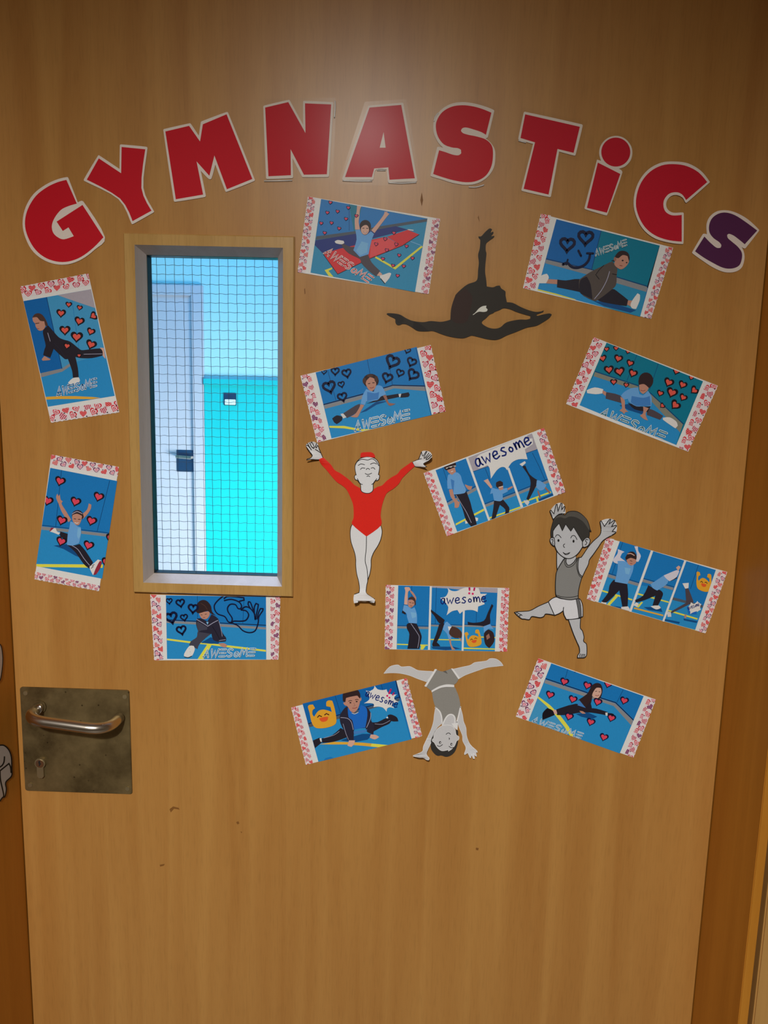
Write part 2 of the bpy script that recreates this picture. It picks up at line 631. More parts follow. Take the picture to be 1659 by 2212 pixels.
# ---------------------------------------------------------------- vision panel in the door
win = bpy.data.objects.new('window_1', None)
COL.objects.link(win)
win.location = ((WX0 + WX1) / 2, 0, WZ0)
tag(win, 'narrow wired glass vision panel with pale wooden beads', kind='structure')
def inset(r, d):
    return (r[0] + d, r[1] - d, r[2] + d, r[3] - d)
R0 = (WX0, WX1, WZ0, WZ1)
R1, R2 = inset(R0, 0.0155), inset(R0, 0.0255)
FRY, BVY, GLY = -0.008, 0.011, 0.026
def corner(r, i):
    return ((r[0], r[2]), (r[1], r[2]), (r[1], r[3]), (r[0], r[3]))[i % 4]
for i in range(4):                       # four mitred beads
    bm = bmesh.new()
    prof = []
    for e in (i, i + 1):
        o0, o1, o2 = corner(R0, e), corner(R1, e), corner(R2, e)
        prof.append([bm.verts.new((o0[0], 0.0, o0[1])), bm.verts.new((o0[0], FRY + 0.002, o0[1])),
                     bm.verts.new((o0[0] + (o1[0] - o0[0]) * 0.1, FRY, o0[1] + (o1[1] - o0[1]) * 0.1)),
                     bm.verts.new((o1[0], FRY, o1[1])), bm.verts.new((o2[0], BVY, o2[1])),
                     bm.verts.new((o2[0], BVY + 0.002, o2[1])), bm.verts.new((o1[0], 0.0, o1[1]))])
    n = len(prof[0])
    for k in range(n):
        bm.faces.new((prof[0][k], prof[0][(k + 1) % n], prof[1][(k + 1) % n], prof[1][k]))
    bm.faces.new(prof[0])
    bm.faces.new(prof[1])
    o = bm_obj('bead', bm, M_TRIM, win, win)
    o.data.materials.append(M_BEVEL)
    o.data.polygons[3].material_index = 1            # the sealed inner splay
bm = bmesh.new()
RG = inset(R0, 0.0258)
RH = inset(R0, 0.012)
ring(bm, RG, BVY + 0.0021, RG, GLY + 0.006)
ring(bm, RH, BVY + 0.0021, RG, BVY + 0.0021)
bm_obj('gasket', bm, M_RUBBER, win, win)
bm = bmesh.new()
ring(bm, RH, GLY + 0.006, RG, GLY + 0.006)
ring(bm, RG, GLY + 0.006, inset(R0, 0.0155), 0.053)
ring(bm, inset(R0, 0.0155), 0.053, R0, 0.053)
ring(bm, R0, 0.053, R0, 0.0455)
bm_obj('rear_bead', bm, M_TRIM, win, win)
bm = bmesh.new()
box(bm, RG[0], RG[1], GLY, GLY + 0.0055, RG[2], RG[3])
pane = bm_obj('glass_pane', bm, M_GLASS, win, win)
WR = 0.00036
random.seed(4)
x = unproj(260 + 330 * .2411, 700, -GLY).x
while x < RG[1] - 0.001:
    bm = bmesh.new()
    tube(bm, [(x + 0.00022 * math.sin(k * 2.1 + x * 900), GLY + 0.0028, RG[2] + (RG[3] - RG[2]) * k / 40) for k in range(41)], WR, 4)
    bm_obj('wire', bm, M_WIRE, pane, win)
    x += 0.01275
z = unproj(450, 480 + 390 * .2411, -GLY).z
k2 = 0
while z > RG[2] + 0.001:
    bm = bmesh.new()
    ph = k2 * 0.4
    tube(bm, [(RG[0] + (RG[1] - RG[0]) * k / 60, GLY + 0.0021, z + 0.00045 * math.sin(k * 1.36 + ph)) for k in range(61)], WR, 4)
    bm_obj('wire', bm, M_WIRE, pane, win)
    z -= 0.01275
    k2 += 1

# ---------------------------------------------------------------- door furniture
CH = crop(0, 1360, 320, 1780)
def chp(x, y, h=0.0):
    q = CH([(x, y)])[0]
    return unproj(q[0], q[1], h)
PX0, PX1 = -0.5655, -0.3985
PZ1, PZ0 = ZC - 0.4590, ZC - 0.6280
def rrect(x0, x1, z0, z1, r, n=5):
    o = []
    for cx, cz, a0 in ((x1 - r, z1 - r, 0), (x0 + r, z1 - r, 90), (x0 + r, z0 + r, 180), (x1 - r, z0 + r, 270)):
        o += [(cx + r * math.cos(math.radians(a0 + 90 * k / n)), cz + r * math.sin(math.radians(a0 + 90 * k / n))) for k in range(n + 1)]
    return o
bm = bmesh.new()
prism(bm, rrect(PX0, PX1, PZ0, PZ1, 0.004), -0.0022, 0.0)
hplate = bm_obj('handle_plate', bm, M_PLATE, door)
hplate['label'] = 'tarnished square steel handle plate'
bm = bmesh.new()
prism(bm, rrect(PX0 + 0.0007, PX1 - 0.0007, PZ0 + 0.0007, PZ1 - 0.0007, 0.0034), -0.0030, -0.00221)
bm_obj('plate_face', bm, M_PLATE, hplate)
for sx, sy in ((298, 702), (1407, 742), (350, 1728), (1437, 1770)):
    c = chp(sx, sy)
    bm = bmesh.new()
    prism(bm, [(c.x + 0.0034 * math.cos(k * .5236), c.z + 0.0034 * math.sin(k * .5236)) for k in range(12)], -0.0040, -0.0029)
    bm_obj('screw', bm, M_BRASS, hplate)
# lever handle: out from the plate, along, and back in
p0 = chp(455, 850)
def bez(P, n=8):
    out = []
    for k in range(n):
        t = k / n
        out.append(P[0] * (1 - t) ** 2 + P[1] * 2 * t * (1 - t) + P[2] * t * t)
    return out
hO = 0.050
eL = Vector((p0.x, -hO, p0.z))
base_r = chp(1335, 985, 0.007)
eR_ = Vector((base_r.x - 0.003, -hO, base_r.z - 0.001))
dirv = (eR_ - eL).normalized()
rb = 0.030
path = [Vector((p0.x, -0.003, p0.z)), Vector((p0.x, -hO + rb, p0.z))]
path += bez([Vector((p0.x, -hO + rb, p0.z)), eL, eL + dirv * rb])
path += [eL + dirv * rb]
inw = (base_r - eR_).normalized()
path += bez([eR_ - dirv * rb, eR_, eR_ + inw * rb])
path += [eR_ + inw * rb, base_r]
bm = bmesh.new()
tube(bm, path, 0.0082, 20)
hd = bm_obj('lever_handle', bm, M_STEEL, door, None, True)
hd['label'] = 'polished steel return lever handle'
bm = bmesh.new()
prism(bm, [(p0.x + 0.0105 * math.cos(k * .2618), p0.z + 0.0105 * math.sin(k * .2618)) for k in range(24)], -0.0058, -0.0029)
bm_obj('collar', bm, M_PLATE, hd)
# euro profile cylinder
c = chp(470, 1475)
s1 = chp(475, 1640)
r = 0.0082
pr = []
for k in range(15):
    a = math.radians(-52 + k * (284.0 / 14))
    pr.append((c.x + r * math.cos(a), c.z + r * math.sin(a)))
hw = r * math.cos(math.radians(52))
pr += [(c.x - hw, s1.z + hw * 0.6), (c.x - hw * 0.5, s1.z), (c.x + hw * 0.5, s1.z), (c.x + hw, s1.z + hw * 0.6)]
bm = bmesh.new()
prism(bm, pr, -0.0072, -0.0029)
lk = bm_obj('lock_cylinder', bm, M_BRASS, door)
bm = bmesh.new()
prism(bm, [(c.x + 0.0064 * math.cos(k * .3142), c.z + 0.0064 * math.sin(k * .3142)) for k in range(20)], -0.0080, -0.0071)
bm_obj('lock_plug', bm, M_STEEL, lk)
bm = bmesh.new()
prism(bm, [(c.x - .0012, c.z + .0045), (c.x + .0010, c.z + .0045), (c.x + .0010, c.z + .0012), (c.x + .002, c.z), (c.x + .0008, c.z - .002), (c.x - .0002, c.z - .004), (c.x - .0014, c.z - .003), (c.x - .0006, c.z - .0005), (c.x - .0018, c.z + .001)], -0.0083, -0.0079)
bm_obj('keyhole', bm, M_BLACK, lk)
# small scuffs in the veneer
for pts in ("366 1748 374 1742 386 1745 388 1749 376 1747 369 1755", "510 1776 515 1774 517 1779 513 1781", "519 1796 523 1797 522 1800", "345 1868 356 1866 354 1870 346 1872", "1028 1831 1034 1832 1033 1837 1028 1836",
            "908 432 911 415 914 432 911 446", "1032 470 1034 465 1036 480", "657 625 659 622 660 634 658 636"):
    A = Art(0.0001)
    A.poly(S(pts), ink((118, 78, 36)))
    A.build('scuff_mark', door, None)

# ---------------------------------------------------------------- the paper letters
RED, REDP = ink((180, 20, 34), 0.5, None, 0.1), ink((178, 24, 42), 0.5, None, 0.1)
PURPLE = ink((74, 30, 68), 0.45)
WHITE = ink((206, 206, 204), 0.5)
EDGE = ink((208, 196, 186), 0.5)
LA, LB, LC = crop(0, 180, 560, 600), crop(540, 180, 1100, 600), crop(1099, 180, 1659, 600)
CNT_G = "492 770 440 785 390 810 350 860 332 910 340 955 370 985 410 998 472 978 438 922 402 945 362 885 528 778"
LETTERS = [
    ('G', LA, RED, ["425 618 " + CNT_G + " 662 985 600 1050 520 1110 440 1140 360 1140 280 1110 215 1050 170 960 160 880 180 800 230 720 300 665 370 632"],
     ["430 600 440 612 498 762 532 755 672 985 605 1065 525 1125 440 1157 355 1157 270 1125 200 1062 155 965 145 880 165 790 215 708 290 650 365 615"], [], 'first letter, left of the Y'),
    ('Y', LA, RED, ["632 480 775 575 778 407 930 422 905 670 970 815 848 882 768 737 555 617"],
     ["628 462 636 462 765 548 767 398 775 391 935 406 944 416 918 668 986 820 980 828 852 900 842 898 758 742 540 625 538 612"], [], 'between the G and the M'),
    ('M', LA, RED, ["1058 308 1210 272 1280 372 1298 262 1450 198 1615 612 1452 678 1372 462 1340 592 1258 500 1300 712 1125 742"],
     ["1045 300 1052 292 1212 256 1222 260 1272 335 1285 250 1290 243 1448 184 1460 188 1630 615 1626 626 1452 694 1442 690 1378 520 1354 608 1336 612 1285 560 1317 718 1310 728 1122 758 1112 750"], [], 'standing above the wired glass panel'),
    ('N', LB, RED, ["97 155 245 120 355 318 352 128 520 135 492 582 345 585 260 422 262 588 118 595"],
     ["85 152 92 142 245 106 255 110 340 265 340 118 347 112 526 120 534 128 506 590 498 600 340 601 332 596 272 480 276 600 268 607 112 613 103 605"], [], 'between the M and the A'),
    ('A', LB, RED, ["765 155 968 138 1055 608 893 617 885 538 795 545 780 600 608 600"],
     ["755 148 764 142 972 124 982 130 1070 620 1062 629 890 633 882 627 875 552 806 553 790 613 783 618 596 618 590 608"], ["855 312 868 412 830 412"], 'wide-footed, beside the N'),
    ('S', LB, RED, ["1545 188 1510 330 1480 312 1430 295 1385 283 1360 287 1350 303 1362 318 1400 330 1450 340 1510 360 1548 400 1555 460 1545 530 1510 590 1450 625 1380 633 1300 620 1230 600 1172 580 1210 428 1250 440 1300 457 1335 460 1352 447 1350 425 1330 415 1290 410 1240 390 1205 345 1190 290 1195 240 1230 185 1290 150 1360 140 1430 148 1490 165"],
     ["1555 168 1563 178 1522 345 1508 352 1540 380 1565 420 1570 470 1560 540 1520 600 1455 640 1380 650 1295 637 1225 615 1160 596 1156 585 1197 412 1205 406 1236 412 1205 380 1180 330 1173 285 1180 230 1220 172 1285 132 1360 120 1440 130 1510 150"], [], 'red one, between the A and the T'),
    ('T', LC, REDP, ["105 198 455 278 415 445 312 420 255 712 95 675 168 378 75 350"],
     ["95 190 104 182 466 262 473 272 428 456 420 463 322 437 270 722 260 728 88 690 81 680 155 388 66 362 61 352"], [], 'between the red S and the i'),
    ('i', LC, REDP, [], ["565 488 590 496 578 448 590 395 630 352 685 336 738 350 778 392 791 440 780 492 745 532 705 546 727 570 630 842 620 845 490 806 485 796"], [], 'small i with a round dot'),
    ('C', LC, REDP, ["1270 632 1135 747 1110 712 1075 697 1028 706 996 742 990 785 1006 824 1048 845 1107 842 1107 1013 1030 1005 950 980 885 935 840 870 815 790 820 710 850 630 905 565 980 525 1060 517 1140 530 1215 570"],
     ["1285 628 1284 636 1140 763 1130 762 1112 732 1075 715 1038 722 1012 752 1008 785 1022 812 1055 828 1112 826 1120 834 1118 1022 1110 1029 1030 1020 940 995 870 945 825 875 800 790 805 705 837 620 895 550 975 508 1060 500 1150 513 1230 560"], [], 'overlapping the corner of a photo card'),
    ('S', LC, PURPLE, ["1590 942 1510 1030 1480 1005 1440 975 1410 963 1398 970 1402 990 1430 1015 1465 1045 1490 1080 1492 1120 1475 1165 1430 1185 1370 1180 1290 1140 1240 1110 1192 1075 1252 980 1290 1020 1330 1052 1355 1052 1360 1035 1345 1015 1310 990 1285 955 1282 910 1300 865 1340 835 1390 827 1450 845 1520 890"],
     ["1601 936 1600 946 1516 1054 1505 1056 1490 1047 1505 1080 1508 1125 1490 1180 1445 1207 1380 1208 1310 1180 1240 1135 1178 1090 1174 1080 1240 968 1250 962 1268 966 1265 905 1285 855 1330 820 1390 812 1455 828 1530 870"], [], 'dark purple last letter of the word'),
]
FILM = {('N', 0): "60 98 548 92 545 300 530 610 300 640 90 635", ('A', 0): "735 118 1000 102 1035 300 1090 640 860 655 565 645", ('S', 0): "1380 98 1520 130 1585 165 1565 330 1592 430 1580 560 1520 640 1420 675 1280 660 1130 605 1170 430 1150 300 1170 190 1260 120",
        ('T', 0): "80 150 500 245 450 490 335 475 285 755 55 705 120 420 35 385", ('i', 0): "560 440 570 380 640 315 740 325 815 400 800 540 750 600 655 870 460 820 530 520"}
GLINT = {'N': ["544 112 545 160 540 220", "90 625 270 622"], 'A': ["592 622 690 626 782 625", "885 636 970 640 1065 634", "812 556 868 557"], 'S': ["1178 245 1186 215 1205 190", "1400 664 1450 664 1498 650"], 'T': ["62 366 110 380"]}
for ci, (ch, cf, mt, reds, whites, holes, where) in enumerate(LETTERS):
    wp = [smooth(cf(S(w)), 4, True, 80) for w in whites]
    cx = sum(p[0] for p in wp[0]) / len(wp[0])
    cy = sum(p[1] for p in wp[0]) / len(wp[0])
    colr = 'dark purple' if mt is PURPLE else 'red'
    lab = '%s paper letter %s with white edge, %s' % (colr, ch, where)
    root = thing('paper_letter', lab, 'letter', cx, cy, 'cut-out letters spelling the word over the door')
    A = Art(0.0016 if ch == 'C' else 0.0010)
    for w in wp:
        A.slab(w, EDGE, 0.0011 if ch == 'C' else 0.0003)
    A.build('white_backing', root, root)
    A2 = Art(A.base + LV)
    if ch == 'i':
        A2.poly(cf(S("570 507 714 580 628 828 500 797")), mt, 0)
        A2.build('letter_face', root, root)
        A3 = Art(A.base + LV)
        A3.poly(cf(circle(685, 440, 93, n=40)), mt, 0)
        A3.build('letter_dot', root, root)
    else:
        A2.poly(smooth(cf(S(reds[0])), 4, True, 55), mt, 0, [cf(S(h)) for h in holes])
        A2.build('letter_face', root, root)
    if (ch, 0) in FILM and mt is not PURPLE:
        A4 = Art(A.base + 5 * LV)
        A4.poly(smooth(cf(S(FILM[(ch, 0)])), 4, True, 60), M_FILM, 0)
        fo = A4.build('laminating_film', root, root)
        fo['label'] = 'clear glossy film around the letter'

        for rd in GLINT.get(ch, ()):  # painted glints: thin white tubes along the film edge
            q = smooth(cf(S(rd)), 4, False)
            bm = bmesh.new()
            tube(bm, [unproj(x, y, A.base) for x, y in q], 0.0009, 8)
            bm_obj('film_glint', bm, M_GLINT, root, root, True)

# ---------------------------------------------------------------- cut-out gymnasts
SKIN = ink((176, 178, 182), 0.55)
PAPERW = ink((205, 206, 210), 0.55)
LINE = ink((26, 24, 24), 0.55)


def lifter(*tips):
    """Paper curling away from the door near its tips: (px, py, reach in px, height in m)."""
    def f(x, y):
        h = 0.0
        for tx, ty, r, hm in tips:
            d = math.hypot(x - tx, y - ty)
            if d < r:
                h = max(h, hm * (1 - d / r) ** 1.1)
        return h
    return f


FLAT = ('head', 'hair', 'hair_highlight', 'face_lines', 'eye_highlight', 'strap', 'neck', 'ear', 'vest', 'vest_trim', 'shorts', 'waistband')


class Figure:
    def __init__(self, name, label, cf, ctr, lift=None, base=0.0010, group='cut-out gymnasts on the door', cat='cutout', up=unproj):
        self.cf, self.lift, self.base, self.up = cf, lift, base, up
        c = cf([ctr])[0]
        self.root = thing(name, label, cat, c[0], c[1], group)
        if up is not unproj:
            self.root.location = up(c[0], c[1], 0.0)
        self.lv = 0

    def part(self, name, pts, mt, line=0, lmat=None, holes=(), n=4, corner=62, thick=True, lv=None, label=None, extra=()):
        q = smooth(self.cf(S(pts)), n, True, corner)
        self.lv = (self.lv + 2) if lv is None else lv
        A = Art(self.base + self.lv * LV, None, None if name in FLAT else self.lift, self.up)
        hs = [smooth(self.cf(S(h)), n, True, corner) for h in holes]
        if thick:
            A.slab(q, mt, self.base - 0.0006, hs)
        else:
            A.poly(q, mt, 0, hs)
        if line:
            A.stroke(q, line * self.cf.k, lmat or LINE, 1, True)
            for h in hs:
                A.stroke(h, line * self.cf.k, lmat or LINE, 1, True)
        for pl, m2 in extra:
            A.poly(smooth(self.cf(S(pl)), n, True, corner), m2, 1)
        o = A.build(name, self.root, self.root)
        if label:
            o['label'] = label
        return o

    def lines(self, name, strokes, w, mt=None, parent=None, dots=()):
        self.lv += 2
        A = Art(self.base + self.lv * LV, None, None if name in FLAT else self.lift, self.up)
        for s in strokes:
            A.stroke(smooth(self.cf(S(s)), 4, False), w * self.cf.k, mt or LINE)
        for (x, y, rx, ry) in dots:
            A.poly(self.cf(circle(x, y, rx, ry, 14)), mt or LINE)
        return A.build(name, parent or self.root, self.root)


# dark silhouette dancer
cf = crop(820, 480, 1210, 750)
F = Figure('dancer_cutout', 'black silhouette of a leaping dancer bending back, under clear film', cf, (850, 800))
BLK = ink((42, 37, 31), 0.5)
SIL = "1010 57 1033 65 1018 98 1043 85 1046 100 1020 130 1055 125 1048 140 1000 175 978 200 975 255 982 290 972 390 970 460 980 530 985 590 1040 598 1075 585 1105 582 1120 610 1155 635 1158 675 1170 735 1225 742 1300 780 1370 808 1430 823 1480 820 1508 810 1503 825 1465 840 1440 850 1450 860 1500 848 1560 838 1582 848 1560 880 1500 920 1440 952 1350 970 1250 1010 1170 1040 1110 1070 1060 1082 990 1075 920 1058 850 1042 820 1050 770 1066 700 1062 620 1045 560 1025 490 1000 430 1003 350 998 300 968 250 940 210 935 185 945 160 942 145 920 140 885 95 865 65 845 72 836 130 838 190 850 250 885 310 908 400 918 470 908 560 915 620 905 650 895 655 810 670 745 690 690 700 665 750 615 810 570 880 545 900 515 905 440 912 370 905 300 920 240 925 160 912 145 908 130 935 128 970 90"
HOL = "1140 790 1200 800 1260 825 1340 850 1385 862 1385 885 1350 895 1280 895 1190 912 1150 930 1110 965 1060 978 1000 968 945 935 942 912 980 880 1010 850 1045 835 1055 825 1100 808"
F.part('silhouette', SIL, BLK, holes=[HOL])
F.part('leg_warmer', "315 915 345 920 400 955 450 998 420 1003 350 998 302 968", ink((30, 25, 22)), thick=False)
F.part('leg_warmer', "66 846 130 840 190 852 225 890 205 930 165 925 145 890 100 866", ink((34, 29, 25)), thick=False)
F.part('body_tint', "700 670 790 610 850 680 835 800 800 910 720 930 660 890 664 790", ink((48, 30, 25)), thick=False)
F.part('white_leaf', "855 850 880 830 910 795 945 772 983 767 978 785 992 800 985 818 955 825 915 822 885 835 862 852", ink((205, 205, 196)), thick=False)
F.lv += 4
f_ = F.part('laminating_film', "1000 25 1060 35 1085 110 1030 215 1010 560 1110 560 1180 640 1195 715 1400 790 1520 785 1615 830 1590 900 1480 965 1200 1070 1080 1120 960 1135 820 1110 560 1075 350 1035 130 960 30 870 40 805 150 800 350 860 610 865 640 700 720 590 860 520 885 200 870 120 940 70", M_FILM, thick=False)
f_['label'] = 'clear glossy film around the silhouette'

# girl in the red leotard
cf = crop(650, 940, 950, 1320)
lf = lifter((664, 988, 34, .010), (672, 962, 34, .010), (932, 985, 34, .013), (924, 1008, 26, .012), (766, 1303, 32, .018), (809, 1300, 28, .017))
F = Figure('gymnast_cutout', 'paper gymnast with arms raised in a red long-sleeved leotard', cf, (790, 900), lf)
LREDM = ink((206, 34, 22), 0.5)
F.part('legs', "612 1065 783 1190 955 1080 970 1150 955 1240 920 1320 870 1400 840 1480 838 1560 825 1650 798 1730 785 1800 778 1880 830 1925 885 1960 880 2000 850 2005 795 1985 770 1995 700 1985 680 2000 635 2008 628 1960 640 1900 695 1880 700 1830 690 1750 665 1650 655 1550 655 1480 640 1400 600 1280 588 1180 595 1110", PAPERW)
F.lines('leg_outline', ["612 1068 595 1110 588 1180 600 1280 640 1400 655 1480 655 1550 665 1650 690 1750 700 1830 695 1880 640 1900", "955 1080 970 1150 955 1240 920 1320 870 1400 840 1480 838 1560 825 1650 798 1730",
                        "783 1205 780 1350 768 1500 790 1600 798 1730 785 1800 778 1880 790 1930 795 1975 770 1993 690 1978 684 1998", "783 1890 830 1925 880 1958", "795 1985 855 2003"], 8)
hnd = F.part('hand', "215 290 265 270 240 220 215 170 205 110 175 88 150 78 110 82 75 100 58 125 70 150 100 190 130 230 135 250 110 275 75 285 68 298 130 290 180 288", PAPERW)
F.lines('hand_lines', ["60 122 85 125 128 178 100 135 78 98", "105 92 125 132 150 155 158 135 130 82 120 88", "188 95 172 140 186 150 200 118 240 215 262 268 215 292 130 290 70 297 75 285 110 275 135 250 130 230 100 190 62 135", "172 168 238 212"], 8, parent=hnd)
hnd = F.part('hand', "1335 320 1410 285 1430 225 1450 192 1490 187 1540 200 1565 235 1560 275 1530 305 1490 325 1462 340 1470 355 1505 378 1480 385 1420 378 1365 372", PAPERW)
F.lines('hand_lines', ["1440 200 1450 240 1460 250 1495 195 1508 198", "1500 205 1475 255 1472 275 1485 270 1530 212", "1548 228 1500 275 1496 292 1520 285 1562 240", "1440 282 1405 290 1335 320 1362 372 1420 378 1505 380 1470 355 1462 340 1490 325 1530 305 1556 275", "1440 200 1425 240 1405 290"], 8, parent=hnd)
F.part('leotard', "215 290 265 270 310 305 360 355 405 418 470 455 540 505 590 545 640 595 710 635 718 665 760 690 800 695 845 680 865 650 915 618 970 600 1020 550 1080 505 1150 465 1190 415 1250 370 1325 318 1360 372 1300 425 1210 515 1170 580 1110 635 1040 680 1015 710 990 770 965 860 952 960 955 1080 783 1210 612 1065 628 990 630 900 620 820 590 740 545 650 490 600 430 560 370 495 300 410 240 345", LREDM, label='bright red leotard')
head = F.part('head', "645 400 655 340 700 285 760 262 800 258 850 265 905 295 935 350 938 405 925 470 940 480 932 525 905 545 895 535 865 580 862 655 830 688 790 695 745 685 718 660 712 590 690 560 675 540 650 530 640 500 648 478 660 475", PAPERW, 8)
F.lines('face_lines', ["645 370 670 320 720 290 770 293 800 297 850 283 895 310 930 365", "685 362 715 345 760 352", "830 348 870 332 905 345", "712 410 730 392 765 395", "838 395 865 388 885 408", "780 412 790 400 810 400 820 412", "768 458 800 470 845 455", "788 494 805 486 822 495", "675 520 705 575 735 590", "907 520 865 575 845 590"], 8, parent=head)
F.part('red_bun', "712 265 712 235 725 210 800 202 850 208 880 235 887 265 840 266 800 256 755 262", LREDM, label='red hair bun cover')

# boy in the grey vest
cf = crop(1100, 1080, 1345, 1430, 1548.0)
lf = lifter((1195, 1088, 30, .005), (1325, 1122, 34, .006))
F = Figure('boy_cutout', 'paper boy in grey vest and white shorts leaping with one leg out', cf, (800, 1200), lf, base=0.0024)
W9 = 11
F.part('hand_backing', "552 155 600 90 650 50 710 38 755 78 768 180 740 190 610 270", PAPERW)
F.part('hand', "600 270 555 150 570 140 610 190 640 65 655 60 665 160 705 45 722 50 715 135 750 88 762 95 745 185 680 195 630 235", SKIN, W9, n=3)
F.part('arm', "648 700 660 715 730 775 760 800 700 880 655 960 648 880", SKIN, W9)
F.part('hand_backing', "1240 290 1310 262 1380 257 1440 280 1470 350 1465 420 1440 460 1260 460", PAPERW)
F.part('arm', "955 785 985 780 1080 640 1150 560 1235 480 1255 400 1240 300 1255 285 1300 360 1370 265 1385 265 1360 330 1430 280 1445 285 1395 365 1455 345 1465 355 1405 430 1450 435 1455 445 1420 470 1285 550 1220 640 1150 740 1095 815 1080 880 1040 960 1000 1045 960 1010 940 940 940 850", SKIN, W9, n=3)
lg = F.part('leg', "535 1392 618 1572 500 1555 470 1590 420 1605 310 1590 275 1632 210 1625 170 1620 115 1580 72 1535 110 1525 200 1520 290 1508 400 1450", SKIN, W9)
F.lines('toe_lines', ["90 1550 105 1535 120 1540", "110 1568 125 1548 142 1552", "130 1585 148 1560 165 1566", "140 1595 158 1572 178 1575"], 9, parent=lg)
lg = F.part('leg', "808 1632 975 1615 970 1745 1000 1790 1020 1870 1015 1930 1055 1970 1058 2110 1030 2150 985 2155 932 2155 935 2120 960 2080 955 2010 920 1930 870 1810", SKIN, W9)
F.lines('toe_lines', ["968 2152 962 2120 975 2100", "992 2152 985 2122 998 2105", "1012 2148 1004 2120 1018 2106", "1030 2140 1025 2115 1035 2108"], 9, parent=lg)
sh = F.part('shorts', "640 1325 700 1345 850 1362 945 1345 985 1385 1005 1470 1005 1590 940 1615 850 1630 780 1630 745 1560 738 1510 690 1545 618 1575 535 1390 580 1350", ink((202, 203, 212), .55), W9)
F.part('shorts_stripe', "910 1350 950 1345 978 1440 985 1595 950 1608 935 1480", ink((96, 96, 98), .55), 7, thick=False)
F.lines('shorts_lines', ["742 1465 738 1510 748 1565"], W9, parent=sh)
F.part('neck', "780 780 905 755 912 800 850 890 800 892 775 840", SKIN, 6)
vest = F.part('vest', "755 800 780 800 775 850 795 888 830 888 880 850 912 805 955 785 940 850 940 940 960 1010 1000 1045 985 1080 960 1170 945 1250 942 1345 850 1362 760 1355 690 1335 640 1305 630 1190 635 1060 650 970 700 880", ink((124, 124, 122), .55), W9, label='mid grey sleeveless vest')
for st in ("645 1300 720 1322 830 1330 942 1308", "740 810 690 890 660 945", "760 805 758 865 785 912 830 915 885 880 925 810", "935 800 918 870 930 960 955 1030 990 1062"):
    F.lines('vest_trim', [st], 8, parent=vest)
hd_ = F.part('head', "600 420 680 318 725 420 770 328 840 425 880 368 1000 570 1020 600 995 650 940 730 870 785 800 800 730 775 660 710 620 620 600 520", SKIN, W9)
F.part('ear', "612 515 570 515 555 550 575 600 610 630 622 600", SKIN, W9)
F.part('ear', "1000 570 1050 515 1090 520 1105 560 1080 620 1030 645 1005 640", SKIN, W9)
hair = F.part('hair', "572 500 568 420 585 340 610 265 650 215 710 195 760 205 790 170 850 152 930 160 1000 205 1060 270 1090 340 1105 400 1120 430 1095 420 1095 480 1085 520 1050 515 1000 570 880 368 840 425 770 328 725 420 680 318 625 380 600 420 600 515", ink((52, 50, 47), .55), 8, label='short dark grey hair')
F.part('hair_highlight', "605 300 640 250 700 235 760 250 830 225 920 240 1000 290 1050 350 1088 410 1095 380 1060 275 1000 210 930 168 850 160 795 178 762 212 710 203 655 222 620 265", ink((78, 75, 70), .55), thick=False)
F.lines('face_lines', ["632 505 645 480 675 478 708 515", "840 520 858 490 895 490 925 540", "758 600 740 615 742 635 756 648", "735 715 770 735 828 718 800 742 765 745 738 718", "1078 545 1050 535 1040 560 1060 580 1050 605 1035 612", "575 545 590 535 598 560 590 580 600 605"], 9, parent=hd_, dots=((672, 553, 14, 19), (878, 563, 14, 20)))

# handstand figure
cf = crop(820, 1410, 1100, 1665)
lf = lifter((905, 1634, 42, .020), (926, 1641, 36, .018), (1024, 1640, 36, .009))
F = Figure('handstand_cutout', 'upside down paper gymnast in grey vest and shorts doing a handstand', cf, (840, 700), lf)
SK2 = ink((184, 184, 186), .55)
WL = ink((214, 214, 212), .55)
F.part('leg', "55 265 130 180 230 155 280 180 380 175 430 195 490 225 590 235 680 240 690 260 600 372 480 330 380 290 250 262 130 258", SK2, 5, WL)
F.part('leg', "920 215 1050 185 1160 160 1220 125 1365 105 1415 75 1490 80 1550 120 1580 165 1490 175 1370 190 1250 230 1100 285 1020 330", SK2, 5, WL)
F.part('arm', "715 705 760 750 790 830 790 905 735 960 700 1040 650 1170 600 1290 635 1350 628 1375 600 1370 560 1345 500 1340 430 1325 430 1315 545 1265 560 1200 610 1090 660 980 690 880 700 790", SK2, 5, WL)
F.part('arm', "1035 700 1060 790 1075 880 1105 960 1115 1070 1160 1175 1245 1255 1250 1275 1230 1272 1240 1325 1225 1320 1205 1285 1215 1355 1200 1355 1178 1305 1165 1348 1155 1340 1130 1280 1090 1305 1085 1290 1105 1215 1065 1130 1060 1060 1020 960 1000 880 1010 800", SK2, 5, WL)
GR2 = ink((130, 128, 123), .55)
F.part('shorts', "725 215 805 240 915 205 1015 325 960 405 800 415 665 490 590 430", GR2)
F.part('shorts_trim', "708 208 735 212 597 437 573 428", WL, thick=False)
F.part('shorts_trim', "915 203 940 205 1030 325 1010 340", WL, thick=False)
F.part('shorts_fold', "808 240 848 230 872 272", ink((90, 88, 84)), thick=False)
F.part('neck', "800 925 840 845 875 795 915 785 960 810 975 860 1000 900 1000 960 820 960", SK2)
F.part('vest', "672 508 770 458 860 440 955 440 985 490 1015 570 1032 680 1010 770 985 850 970 900 955 895 965 840 945 800 910 788 870 805 840 850 815 905 795 905 790 830 765 745 715 695 685 600", GR2, label='grey sleeveless vest with white edging')
F.part('waistband', "663 485 760 430 860 405 955 412 955 440 860 438 770 455 668 508", WL, thick=False)
